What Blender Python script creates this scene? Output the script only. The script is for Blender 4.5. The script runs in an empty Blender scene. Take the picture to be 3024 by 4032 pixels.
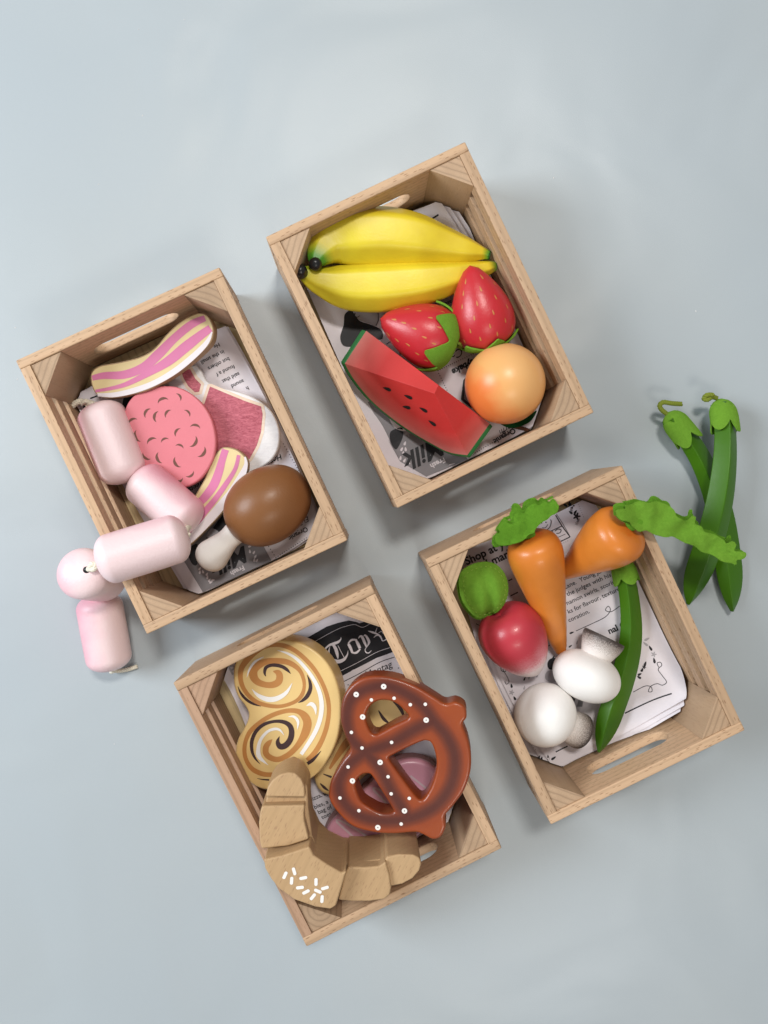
import bpy, bmesh, math, random
from mathutils import Vector, Matrix, noise
from mathutils.bvhtree import BVHTree
from mathutils.geometry import delaunay_2d_cdt
random.seed(7)
C = bpy.context.scene.collection
SC = 0.01                                   # the script thinks in centimetres
# ------------------------------------------------------------------ camera
CAM_H, FPX = 53.93, 3029.0
RX, RY = -0.01704, -0.030039
cx_, sx_, cy_, sy_ = math.cos(RX), math.sin(RX), math.cos(RY), math.sin(RY)
ROT = Matrix(((cy_, 0, -sy_), (sx_*sy_, cx_, sx_*cy_), (cx_*sy_, -sx_, cx_*cy_)))   # world -> camera
ROTI = ROT.transposed()
cam_d = bpy.data.cameras.new('camera'); cam = bpy.data.objects.new('camera', cam_d); C.objects.link(cam)
cam_d.sensor_fit = 'VERTICAL'; cam_d.sensor_height = 36; cam_d.lens = FPX/4032*36
cam_d.clip_start = 0.01; cam_d.clip_end = 50
cam.matrix_world = Matrix.Translation((0, 0, CAM_H*SC)) @ ROTI.to_4x4()
scn = bpy.context.scene; scn.camera = cam
scn.view_settings.view_transform = 'Standard'; scn.view_settings.look = 'None'
scn.view_settings.gamma = 1; scn.view_settings.use_curve_mapping = False
scn.view_settings.exposure = 0.08
# ------------------------------------------------------------------ light
w = bpy.data.worlds.new('World'); scn.world = w; w.use_nodes = True
w.node_tree.nodes['Background'].inputs[0].default_value = (0.93, 0.97, 1.0, 1)
w.node_tree.nodes['Background'].inputs[1].default_value = 0.25
def area(name, loc, target, power, sx, sy, col):
    l = bpy.data.lights.new(name, 'AREA'); l.shape = 'RECTANGLE'; l.size = sx; l.size_y = sy
    l.energy = power; l.color = col
    o = bpy.data.objects.new(name, l); C.objects.link(o); o.location = loc
    o.rotation_euler = (Vector(target)-Vector(loc)).to_track_quat('-Z', 'Y').to_euler()
    return o
area('ceiling_panel_north', (0.10, 0.80, 1.85), (0, 0, 0), 17.5, 0.36, 0.2, (1.0, 0.95, 0.88))
area('ceiling_panel_south', (0.42, -1.15, 1.7), (0, 0, 0), 6.5, 0.6, 0.3, (1.0, 0.93, 0.84))
area('window_west', (-1.5, 0.25, 1.15), (-0.05, 0, 0), 29, 0.7, 0.8, (0.87, 0.94, 1.0))
# ------------------------------------------------------------------ pixel zones and unprojection
Z = {'F': (0, 0, 1), 'R1': (40, 1020, .81977), 'R2': (1020, 530, .81977), 'R3': (650, 2240, .81977), 'R4': (1620, 1800, .81977),
     'R5': (2500, 1450, .4748), 'RT': (1150, 2380, .3014), 'RP': (1200, 2700, .3617), 'RC': (1800, 1930, .3737),
     'RM': (1850, 2400, .5425), 'RD': (640, 1980, .3978), 'RS': (900, 2450, .3075), 'RU': (230, 1500, .5424), 'RW': (1250, 1150, .5425)}
def ray(zone, x, y):
    ox, oy, s = Z[zone]; px, py = ox+x*s, oy+y*s
    return ROTI @ Vector(((px-1512)/FPX, -(py-2016)/FPX, -1))
def at(zone, x, y, z):
    d = ray(zone, x, y); t = (z-CAM_H)/d.z
    return Vector((0, 0, CAM_H)) + d*t
class Plane:
    """z = z0 + gx*(X-X0) + gy*(Y-Y0)"""
    def __init__(s, zone, x, y, z0, gx=0, gy=0):
        p = at(zone, x, y, z0); s.o = p; s.gx, s.gy = gx, gy
        s.n = Vector((-gx, -gy, 1)).normalized()
        s.u = Vector((1, 0, gx)).normalized(); s.v = s.n.cross(s.u)
    def hit(s, zone, x, y):
        d = ray(zone, x, y); c = Vector((0, 0, CAM_H)); t = (s.o-c).dot(s.n)/d.dot(s.n)
        return c+d*t
    def uv(s, zone, x, y):
        p = s.hit(zone, x, y)-s.o; return Vector((p.dot(s.u), p.dot(s.v)))
    def p(s, u, v, h=0): return s.o+s.u*u+s.v*v+s.n*h
# ------------------------------------------------------------------ object helpers
def tag(o, label=None, cat=None, group=None, kind=None):
    if label: o['label'] = label
    if cat: o['category'] = cat
    if group: o['group'] = group
    if kind: o['kind'] = kind
    return o
def thing(name, loc, label, cat, group=None):
    o = bpy.data.objects.new(name, None); C.objects.link(o); o.location = Vector(loc)*SC
    o.empty_display_size = 0.01
    return tag(o, label, cat, group)
class MB:
    """collects geometry in world centimetres"""
    def __init__(s): s.v = []; s.f = []; s.m = []; s.sm = []; s.att = {}
    def add(s, verts, faces, mi=0, smooth=True, att=None):
        b = len(s.v); s.v += [Vector(p) for p in verts]
        for f in faces: s.f.append([b+i for i in f]); s.m.append(mi); s.sm.append(smooth)
        if att:
            for k, vals in att.items():
                s.att.setdefault(k, {})
                for i, x in enumerate(vals): s.att[k][b+i] = x
        return s
    def build(s, name, mats, parent=None, origin=None, sharp=None, matrix=None):
        me = bpy.data.meshes.new(name); o0 = Vector(origin) if origin is not None else Vector((0, 0, 0))
        if parent is not None and origin is None and matrix is None: o0 = parent.location/SC
        me.from_pydata([(p-o0)*SC for p in s.v], [], s.f)
        me.polygons.foreach_set('material_index', s.m); me.polygons.foreach_set('use_smooth', s.sm)
        for k, d in s.att.items():
            a = me.attributes.new(k, 'FLOAT', 'POINT')
            a.data.foreach_set('value', [d.get(i, 0.0) for i in range(len(s.v))])
        me.update()
        bm = bmesh.new(); bm.from_mesh(me)
        if s.sm and sum(1 for f in bm.faces) and getattr(s, 'recalc', True): bmesh.ops.recalc_face_normals(bm, faces=bm.faces)
        bm.to_mesh(me); bm.free()
        if sharp: me.set_sharp_from_angle(angle=math.radians(sharp))
        for m in (mats if isinstance(mats, (list, tuple)) else [mats]): me.materials.append(m)
        o = bpy.data.objects.new(name, me); C.objects.link(o)
        if parent is not None: o.parent = parent
        elif origin is not None: o.location = o0*SC
        if matrix is not None: o.matrix_local = matrix
        return o
def catmull(pts, n=8, closed=True):
    P = [Vector(p) for p in pts]; N = len(P); out = []
    rng = range(N) if closed else range(N-1)
    for i in rng:
        if closed: a, b, c, d = P[(i-1) % N], P[i], P[(i+1) % N], P[(i+2) % N]
        else: a, b, c, d = P[max(i-1, 0)], P[i], P[i+1], P[min(i+2, N-1)]
        for k in range(n):
            t = k/n
            out.append(0.5*((2*b)+(c-a)*t+(2*a-5*b+4*c-d)*t*t+(3*b-a-3*c+d)*t**3))
    if not closed: out.append(P[-1].copy())
    return out
def resample(loop, step, closed=True):
    P = loop+[loop[0]] if closed else loop
    seg = [(P[i+1]-P[i]).length for i in range(len(P)-1)]; tot = sum(seg); n = max(6, int(round(tot/step)))
    out = []; acc = 0; i = 0
    for k in range(n if closed else n+1):
        d = tot*k/n
        while i < len(seg)-1 and acc+seg[i] < d: acc += seg[i]; i += 1
        t = (d-acc)/seg[i] if seg[i] > 1e-9 else 0
        out.append(P[i].lerp(P[i+1], min(max(t, 0), 1)))
    return out
def area2(l): return sum(l[i].x*l[(i+1) % len(l)].y-l[(i+1) % len(l)].x*l[i].y for i in range(len(l)))/2
def inset(loop, d):
    """moves a counter-clockwise loop inwards (to its left) by d"""
    out = []; n = len(loop)
    for i in range(n):
        a = (loop[i]-loop[i-1]); b = (loop[(i+1) % n]-loop[i])
        na = Vector((-a.y, a.x)).normalized() if a.length > 1e-9 else Vector((0, 0)); nb = Vector((-b.y, b.x)).normalized() if b.length > 1e-9 else na
        m = (na+nb)
        m = m.normalized() if m.length > 1e-6 else na
        c = max(m.dot(na), 0.45)
        out.append(loop[i]+m*(d/c))
    return out
def inside(p, loop):
    c = False; n = len(loop)
    for i in range(n):
        a, b = loop[i], loop[i-1]
        if (a.y > p.y) != (b.y > p.y) and p.x < (b.x-a.x)*(p.y-a.y)/(b.y-a.y)+a.x: c = not c
    return c
def cdt(loops, step):
    """triangulate outer loop minus holes, with inner points every step; returns 2D verts, tris"""
    vs = []; es = []
    for l in loops:
        b = len(vs); vs += [Vector(p) for p in l]; es += [(b+i, b+(i+1) % len(l)) for i in range(len(l))]
    if step:
        xs = [p.x for p in loops[0]]; ys = [p.y for p in loops[0]]
        x = min(xs)+step/2; r = 0
        while x < max(xs):
            y = min(ys)+(step/2 if r % 2 else step)
            while y < max(ys):
                p = Vector((x, y))
                if inside(p, loops[0]) and not any(inside(p, h) for h in loops[1:]): vs.append(p)
                y += step
            x += step*.9; r += 1
    res = delaunay_2d_cdt(vs, es, [], 0, 1e-5)
    V, F = res[0], res[2]; keep = []
    for f in F:
        c = sum((V[i] for i in f), Vector((0, 0)))/len(f)
        if inside(c, loops[0]) and not any(inside(c, h) for h in loops[1:]): keep.append(list(f))
    return V, keep
def plank(mb, pl, loops, th, bevel=.08, steps=4, grid=0, mi=0, mi_side=None, att=None, sharpcorner=False):
    """flat board: loops are 2D in plane coords (outer first), top face at h=0, bottom at -th"""
    ms = mi if mi_side is None else mi_side
    L = []
    for k, l in enumerate(loops):
        ccw = area2(l) > 0
        if (k == 0) != ccw: l = l[::-1]
        L.append(l)
    rings = []
    for k in range(steps+1):
        a = k/steps*math.pi/2
        rings.append((bevel*(1-math.sin(a)), -bevel*(1-math.cos(a))))
    prof = rings+[(d, -th-h) for d, h in rings[::-1]]
    for l in L:
        n = len(l); vv = []; ff = []
        for d, h in prof: vv += [pl.p(q.x, q.y, h) for q in inset(l, d)]
        for r in range(len(prof)-1):
            for i in range(n):
                j = (i+1) % n; ff.append([r*n+i, r*n+j, (r+1)*n+j, (r+1)*n+i])
        at_ = None
        if att:
            vals = []
            for d, h in prof: vals += [att(q) for q in inset(l, d)]
            at_ = {'t': vals}
        nf = len(ff)
        mb.add(vv, ff, ms, True, at_)
    inner = [inset(l, bevel) for l in L]
    V, F = cdt(inner, grid)
    mb.add([pl.p(q.x, q.y, 0) for q in V], F, mi, False, {'t': [att(q) for q in V]} if att else None)
    mb.add([pl.p(q.x, q.y, -th) for q in V], [f[::-1] for f in F], ms, False, {'t': [att(q) for q in V]} if att else None)
    mb.recalc = False
    # orientation is consistent for ccw loops: outwards
    return L
def decal(mb, pl, loop, h, mi, step=0, holes=()):
    V, F = cdt([loop]+list(holes), step)
    F = [f if area2([V[i] for i in f]) > 0 else f[::-1] for f in F]
    mb.add([pl.p(q.x, q.y, h) for q in V], F, mi, False)
def ribbon2(pts, ws):
    """tapered brush stroke polygon from points and full widths"""
    P = catmull([Vector((p[0], p[1], wd)) for p, wd in zip(pts, ws)], 8, False)
    L_ = []; R_ = []
    for i, p in enumerate(P):
        a = P[max(i-1, 0)]; b = P[min(i+1, len(P)-1)]; t = Vector((b.x-a.x, b.y-a.y)).normalized(); nn = Vector((-t.y, t.x))
        hw = max(p.z, 0)/2
        L_.append(Vector((p.x, p.y))+nn*hw); R_.append(Vector((p.x, p.y))-nn*hw)
    return L_, R_
def strip(mb, place, L_, R_, mi):
    vv = []; ff = []
    for a, b in zip(L_, R_): vv += [place(a), place(b)]
    for i in range(len(L_)-1): ff.append([2*i, 2*i+1, 2*i+3, 2*i+2])
    mb.add(vv, ff, mi, False)
def up_fix(mb, n=Vector((0, 0, 1))): pass
def frames(path):
    N = len(path); fr = []
    for i in range(N):
        t = (path[min(i+1, N-1)]-path[max(i-1, 0)]).normalized()
        up = Vector((0, 0, 1)); s = up.cross(t)
        if s.length < .05: s = Vector((1, 0, 0)).cross(t)
        s.normalize(); u = t.cross(s)
        fr.append((path[i], t, s, u))
    return fr
def sweep(mb, path, sec, mi=0, att=True, smooth=True):
    """sec(k, t01) -> list of (side, up) offsets in cm, same count for every k"""
    fr = frames(path); N = len(fr); rows = []
    for k, (p, t, s, u) in enumerate(fr):
        rows.append([p+s*a+u*b for a, b in sec(k, k/(N-1))])
    n = len(rows[0]); vv = [q for r in rows for q in r]; ff = []
    for k in range(N-1):
        for i in range(n):
            j = (i+1) % n; ff.append([k*n+i, k*n+j, (k+1)*n+j, (k+1)*n+i])
    tt = [k/(N-1) for k in range(N) for _ in range(n)]
    c0 = len(vv); vv.append(sum(rows[0], Vector())/n); vv.append(sum(rows[-1], Vector())/n); tt += [0, 1]
    for i in range(n):
        j = (i+1) % n; ff.append([c0, j, i]); ff.append([c0+1, (N-1)*n+i, (N-1)*n+j])
    mb.add(vv, ff, mi, smooth, {'t': tt} if att else None)
def rpoly(pts, r, n=5):
    out = []; N = len(pts)
    for i in range(N):
        a, b, c = Vector(pts[i-1]), Vector(pts[i]), Vector(pts[(i+1) % N])
        p = b+(a-b).normalized()*min(r, (a-b).length*.49); q = b+(c-b).normalized()*min(r, (c-b).length*.49)
        for k in range(n):
            t = k/(n-1); out.append(p*(1-t)**2+b*2*t*(1-t)+q*t*t)
    return out
def lathe(mb, p0, axis, prof, n=48, mi=0, sq=(1, 1), side=None, bumpf=None):
    """prof: list of (axial, radius) cm from p0 along axis"""
    a = Vector(axis).normalized(); s = (Vector(side) if side else Vector((0, 0, 1))).cross(a)
    if s.length < .05: s = Vector((1, 0, 0)).cross(a)
    s.normalize(); u = a.cross(s); vv = []; ff = []; tt = []; N = len(prof)
    for k, (x, r) in enumerate(prof):
        for i in range(n):
            g = 2*math.pi*i/n; rr = r*(1+(bumpf(k/(N-1), g) if bumpf else 0))
            vv.append(p0+a*x+s*math.cos(g)*rr*sq[0]+u*math.sin(g)*rr*sq[1]); tt.append(k/(N-1))
    for k in range(N-1):
        for i in range(n):
            j = (i+1) % n; ff.append([k*n+i, k*n+j, (k+1)*n+j, (k+1)*n+i])
    c0 = len(vv); vv += [p0+a*prof[0][0], p0+a*prof[-1][0]]; tt += [0, 1]
    for i in range(n):
        j = (i+1) % n; ff.append([c0, j, i]); ff.append([c0+1, (N-1)*n+i, (N-1)*n+j])
    mb.add(vv, ff, mi, True, {'t': tt})
    return a, s, u
def smooth_prof(pts, n=6):
    return [(p.x, max(p.y, 0.002)) for p in catmull([Vector(p) for p in pts], n, False)]
def rope(mb, pts, r=.11, pitch=.5, strands=3, mi=0):
    P = resample(catmull(pts, 10, False), .05, False); fr = frames(P); acc = 0
    for st in range(strands):
        path = []; acc = 0
        for i, (p, t, s, u) in enumerate(fr):
            if i: acc += (p-fr[i-1][0]).length
            g = 2*math.pi*(acc/pitch+st/strands); path.append(p+s*math.cos(g)*r*.55+u*math.sin(g)*r*.55)
        sec = [(math.cos(2*math.pi*k/8)*r*.62, math.sin(2*math.pi*k/8)*r*.62) for k in range(8)]
        sweep(mb, path, lambda k, t: sec, mi, False)
# ------------------------------------------------------------------ materials
def newmat(name):
    m = bpy.data.materials.new(name); m.use_nodes = True; nt = m.node_tree; return m, nt, nt.nodes['Principled BSDF']
def nd(nt, typ, **kw):
    n = nt.nodes.new(typ)
    for k, v in kw.items():
        if k in n.inputs.keys() if isinstance(k, str) else False: n.inputs[k].default_value = v
        else: setattr(n, k, v)
    return n
def ramp(nt, fac, stops):
    r = nt.nodes.new('ShaderNodeValToRGB'); e = r.color_ramp.elements
    while len(e) < len(stops): e.new(0.5)
    for el, (p, c) in zip(e, stops): el.position = p; el.color = (*c, 1) if len(c) == 3 else c
    nt.links.new(fac, r.inputs[0]); return r.outputs[0]
def coords(nt, scale=(100, 100, 100), rnd=True):
    tc = nd(nt, 'ShaderNodeTexCoord'); mp = nd(nt, 'ShaderNodeMapping'); mp.inputs['Scale'].default_value = scale
    nt.links.new(tc.outputs['Object'], mp.inputs[0])
    if rnd:
        oi = nd(nt, 'ShaderNodeObjectInfo'); ml = nd(nt, 'ShaderNodeMath', operation='MULTIPLY'); ml.inputs[1].default_value = 37
        nt.links.new(oi.outputs['Random'], ml.inputs[0]); nt.links.new(ml.outputs[0], mp.inputs['Location'])
    return mp.outputs[0]
def tex(nt, co, scale, detail=3, rough=.5, dist=0):
    n = nd(nt, 'ShaderNodeTexNoise'); n.inputs['Scale'].default_value = scale; n.inputs['Detail'].default_value = detail
    n.inputs['Roughness'].default_value = rough; n.inputs['Distortion'].default_value = dist
    nt.links.new(co, n.inputs['Vector']); return n.outputs['Fac']
def mixc(nt, fac, a, b, mode='MIX'):
    m = nd(nt, 'ShaderNodeMix', data_type='RGBA', blend_type=mode)
    for inp, v in ((m.inputs[0], fac), (m.inputs[6], a), (m.inputs[7], b)):
        if isinstance(v, (int, float)): inp.default_value = v
        elif isinstance(v, tuple): inp.default_value = (*v[:3], 1)
        else: nt.links.new(v, inp)
    return m.outputs[2]
def bump(nt, bs, h, strength, dist=.0005):
    b = nd(nt, 'ShaderNodeBump'); b.inputs['Strength'].default_value = strength; b.inputs['Distance'].default_value = dist
    nt.links.new(h, b.inputs['Height']); nt.links.new(b.outputs[0], bs.inputs['Normal']); return b
def paint(name, col, rough=.35, var=.06, coat=0.0, bs_=.34, fine=9.0, grainy=False):
    """painted wood toy: slight tone variation, orange-peel bump"""
    m, nt, bs = newmat(name); co = coords(nt)
    f = tex(nt, co, .5, 3); dark = tuple(c*(1-var*2) for c in col); lite = tuple(min(c*(1+var), 1) for c in col)
    c = mixc(nt, f, dark, lite); sp = tex(nt, co, 26, 2)
    c = mixc(nt, ramp(nt, sp, [(0.28, (.86, .86, .86)), (.42, (1, 1, 1))]), mixc(nt, 1.0, c, (.9, .88, .86), 'MULTIPLY'), c)
    nt.links.new(c, bs.inputs['Base Color'])
    bs.inputs['Specular IOR Level'].default_value = .5 if max(col) > .4 else .32; bs.inputs['Coat Weight'].default_value = coat; bs.inputs['Coat Roughness'].default_value = .25
    rr = nd(nt, 'ShaderNodeMapRange'); rr.inputs['To Min'].default_value = rough-.06; rr.inputs['To Max'].default_value = rough+.1
    nt.links.new(tex(nt, co, 2.2, 4), rr.inputs['Value']); nt.links.new(rr.outputs[0], bs.inputs['Roughness'])
    add = nd(nt, 'ShaderNodeMath', operation='ADD'); nt.links.new(tex(nt, co, fine, 4, .6), add.inputs[0]); nt.links.new(tex(nt, co, 1.6, 2), add.inputs[1])
    bump(nt, bs, add.outputs[0], bs_, .00035)
    return m
def paint_t(name, stops, rough=.35, noisy=.0, coat=0, fine=9.0, nscale=9, bs_=.25):
    """airbrushed paint: colour follows the part's own length (attribute t)"""
    m, nt, bs = newmat(name); co = coords(nt)
    a = nd(nt, 'ShaderNodeAttribute', attribute_name='t'); v = a.outputs['Fac']
    if noisy:
        n = tex(nt, co, nscale, 5, .75); s = nd(nt, 'ShaderNodeMath', operation='SUBTRACT'); nt.links.new(n, s.inputs[0]); s.inputs[1].default_value = .5
        ml = nd(nt, 'ShaderNodeMath', operation='MULTIPLY_ADD'); nt.links.new(s.outputs[0], ml.inputs[0]); ml.inputs[1].default_value = noisy; nt.links.new(v, ml.inputs[2]); v = ml.outputs[0]
    c = ramp(nt, v, stops); f = tex(nt, co, .6, 3)
    c = mixc(nt, ramp(nt, f, [(.3, (1, 1, 1)), (.7, (0, 0, 0))]), c, mixc(nt, 1.0, c, (.9, .86, .84), 'MULTIPLY'))
    nt.links.new(c, bs.inputs['Base Color']); bs.inputs['Roughness'].default_value = rough; bs.inputs['Coat Weight'].default_value = coat
    add = nd(nt, 'ShaderNodeMath', operation='ADD'); nt.links.new(tex(nt, co, fine, 4, .6), add.inputs[0]); nt.links.new(tex(nt, co, 1.4, 2), add.inputs[1])
    bump(nt, bs, add.outputs[0], bs_, .00035)
    return m
def wood(name, base, dark, fleck=(.30, .165, .09), fl=1.0, ring=1.0):
    """beech: x is the grain direction; rings round x, dashes along x"""
    m, nt, bs = newmat(name); co = coords(nt)
    oi = nd(nt, 'ShaderNodeObjectInfo')
    mp = nd(nt, 'ShaderNodeMapping'); mp.inputs['Scale'].default_value = (.06, 1, 1); nt.links.new(co, mp.inputs[0])
    wv = nd(nt, 'ShaderNodeTexWave', wave_type='RINGS', rings_direction='X'); wv.inputs['Scale'].default_value = .85
    wv.inputs['Distortion'].default_value = 1.6; wv.inputs['Detail'].default_value = 3; wv.inputs['Detail Scale'].default_value = .8
    nt.links.new(mp.outputs[0], wv.inputs['Vector'])
    f1 = tex(nt, mp.outputs[0], 1.1, 4, .55)
    c = mixc(nt, f1, dark, base)
    c = mixc(nt, ramp(nt, wv.outputs['Fac'], [(0.0, (.55*ring,)*3), (.25, (.12*ring,)*3), (1, (0, 0, 0))]), c, tuple(d*.62 for d in dark))
    fib = nd(nt, 'ShaderNodeMapping'); fib.inputs['Scale'].default_value = (.5, 9, 9); nt.links.new(co, fib.inputs[0])
    c = mixc(nt, ramp(nt, tex(nt, fib.outputs[0], 1.6, 4, .6), [(.35, (.22, .22, .22)), (.6, (0, 0, 0))]), c, tuple(d*.8 for d in dark))
    # short dark ray flecks
    fm = nd(nt, 'ShaderNodeMapping'); fm.inputs['Scale'].default_value = (1.9, 12, 12); fm.inputs['Rotation'].default_value = (0, .03, .05)
    nt.links.new(co, fm.inputs[0])
    vo = nd(nt, 'ShaderNodeTexVoronoi', feature='F1'); vo.inputs['Scale'].default_value = .8; vo.inputs['Randomness'].default_value = 1
    nt.links.new(fm.outputs[0], vo.inputs['Vector'])
    fk = ramp(nt, vo.outputs['Distance'], [(.13, (.9*fl,)*3), (.27, (0, 0, 0))])
    c = mixc(nt, fk, c, fleck)
    tone = nd(nt, 'ShaderNodeMapRange'); tone.inputs['To Min'].default_value = .86; tone.inputs['To Max'].default_value = 1.1
    nt.links.new(oi.outputs['Random'], tone.inputs['Value'])
    hv = nd(nt, 'ShaderNodeHueSaturation'); nt.links.new(tone.outputs[0], hv.inputs['Value']); nt.links.new(c, hv.inputs['Color'])
    nt.links.new(hv.outputs[0], bs.inputs['Base Color'])
    bs.inputs['Roughness'].default_value = .52; bs.inputs['Specular IOR Level'].default_value = .35
    add = nd(nt, 'ShaderNodeMath', operation='SUBTRACT'); nt.links.new(tex(nt, fib.outputs[0], 2.5, 4, .6), add.inputs[0]); nt.links.new(fk, add.inputs[1])
    bump(nt, bs, add.outputs[0], .3, .0003)
    return m
def felt(name, c1, c2):
    m, nt, bs = newmat(name); co = coords(nt)
    n1 = tex(nt, co, 1.6, 5, .65, 1.5); n2 = tex(nt, co, 14, 6, .8, 2.0)
    c = mixc(nt, n1, c1, c2); c = mixc(nt, ramp(nt, n2, [(.35, (.5, .5, .5)), (.6, (0, 0, 0))]), c, tuple(x*.55 for x in c1))
    nt.links.new(c, bs.inputs['Base Color']); bs.inputs['Roughness'].default_value = .95; bs.inputs['Specular IOR Level'].default_value = .1
    bs.inputs['Sheen Weight'].default_value = .5; bs.inputs['Sheen Roughness'].default_value = .4; bs.inputs['Sheen Tint'].default_value = (*c2, 1)
    bump(nt, bs, n2, .9, .0008)
    return m
def plain(name, col, rough=.6, spec=.3, bstr=.1, sc=8):
    m, nt, bs = newmat(name); co = coords(nt)
    c = mixc(nt, tex(nt, co, sc, 3), tuple(x*.9 for x in col), tuple(min(x*1.06, 1) for x in col))
    nt.links.new(c, bs.inputs['Base Color']); bs.inputs['Roughness'].default_value = rough; bs.inputs['Specular IOR Level'].default_value = spec
    bump(nt, bs, tex(nt, co, 12, 4), bstr, .0003)
    return m
WOOD = wood('beech_wood', (.65, .44, .275), (.52, .335, .20), fl=1.1, ring=.7)
WOODP = wood('beech_wood_pinkish', (.55, .355, .235), (.43, .26, .165), fl=.6)
WOODE = wood('beech_wood_post', (.56, .39, .25), (.40, .26, .16), fl=.35)
WOODC = wood('beech_wood_croissant', (.52, .345, .185), (.45, .285, .145), fl=.7, ring=.25)
PLY = wood('birch_plywood', (.66, .53, .30), (.58, .44, .24), fl=.2)
PLYE = plain('plywood_edge', (.42, .29, .17), .6)
PAPER = plain('newsprint', (.78, .735, .78), .75, .2, .15, .8)
INK = plain('black_ink', (.02, .02, .024), .55)
GREYINK = plain('grey_ink', (.27, .26, .28), .65)
GREYLT = plain('light_grey_ink', (.42, .40, .43), .65)
BLACK = plain('black_paint', (.012, .012, .013), .3, .5)
WHITE = paint('white_paint', (.88, .85, .82), .42, .02)
PINKS = {}
FELT = felt('green_felt', (.13, .32, .025), (.26, .49, .055))
FELTD = felt('dark_green_felt', (.10, .27, .02), (.19, .43, .035))
CORD = plain('cotton_cord', (.84, .79, .66), .9, .1, .4, 20)
OLIVE = plain('olive_cord', (.20, .24, .035), .9, .1, .4, 20)
# ------------------------------------------------------------------ setting: the blue-grey card the toys lie on
m, nt, bs = newmat('blue_grey_card'); co = coords(nt, rnd=False)
c = mixc(nt, tex(nt, co, .05, 2), (.405, .46, .50), (.445, .48, .49))
c = mixc(nt, ramp(nt, tex(nt, co, 30, 2), [(.3, (.3, .3, .3)), (.5, (0, 0, 0))]), c, (.38, .42, .46))
nt.links.new(c, bs.inputs['Base Color']); bs.inputs['Roughness'].default_value = .36; bs.inputs['Specular IOR Level'].default_value = .45
b1 = nd(nt, 'ShaderNodeBump'); b1.inputs['Strength'].default_value = 1; b1.inputs['Distance'].default_value = .006; nt.links.new(tex(nt, co, .07, 2, .4, .6), b1.inputs['Height'])
b2 = bump(nt, bs, tex(nt, co, 16, 4, .6), .3, .0003); nt.links.new(b1.outputs[0], b2.inputs['Normal']); CARD = m
b = MB(); n = 24; S_ = 140
b.add([(-S_+2*S_*i/n, -S_+2*S_*j/n, 0) for j in range(n+1) for i in range(n+1)], [[j*(n+1)+i, j*(n+1)+i+1, (j+1)*(n+1)+i+1, (j+1)*(n+1)+i] for j in range(n) for i in range(n)])
tag(b.build('backdrop', CARD), 'smooth blue grey card surface under the crates', 'backdrop', kind='structure')
# white lint on the card
b = MB()
for (x, y) in ((725, 77), (545, 115), (561, 455), (60, 1290), (68, 1493), (1650, 1985), (2180, 700), (388, 725), (2740, 1225), (1200, 3230), (450, 2930)):
    p = at('F', x, y, .01); a = random.random()*3; l_ = random.uniform(.03, .08); s = Vector((math.cos(a), math.sin(a), 0)); q = Vector((-s.y, s.x, 0))
    b.add([p-s*l_-q*.02, p+s*l_*.6-q*.03, p+s*l_+q*.02, p-s*l_*.5+q*.025, p+Vector((0, 0, .03))], [[0, 1, 4], [1, 2, 4], [2, 3, 4], [3, 0, 4]], 0, False)
tag(b.build('lint_specks', WHITE), 'tiny white lint specks scattered on the card', 'lint', kind='stuff')
# ------------------------------------------------------------------ crates
CL, CW, CH, TE, TS = 18.5, 13.65, 6.3, .60, .64
POSES = [(-10.92, 2.93, .4375), (4.35, 10.73, .453), (-1.38, -16.63, .4583), (14.12, -9.18, .4441)]
class Flat(Plane):
    def __init__(s): s.o = Vector(); s.u = Vector((1, 0, 0)); s.v = Vector((0, 1, 0)); s.n = Vector((0, 0, 1))
FL = Flat()
def rect(w_, h_, r=.0):
    pts = [Vector((-w_/2, -h_/2)), Vector((w_/2, -h_/2)), Vector((w_/2, h_/2)), Vector((-w_/2, h_/2))]
    return rpoly(pts, r, 5) if r else pts
def board(name, ln, wd, th, parent, mtx, m, hole=None, r=.05, bevel=.06):
    b = MB(); plank(b, FL, [rect(ln, wd, r)]+([hole] if hole else []), th, bevel, 3)
    b2 = b.build(name, m, parent, matrix=mtx, sharp=40)
    return b2
def M4(cols, loc):
    m_ = Matrix((cols[0], cols[1], cols[2])).transposed().to_4x4(); m_.translation = Vector(loc)*SC; return m_
X, Y, ZZ = Vector((1, 0, 0)), Vector((0, 1, 0)), Vector((0, 0, 1))
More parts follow.
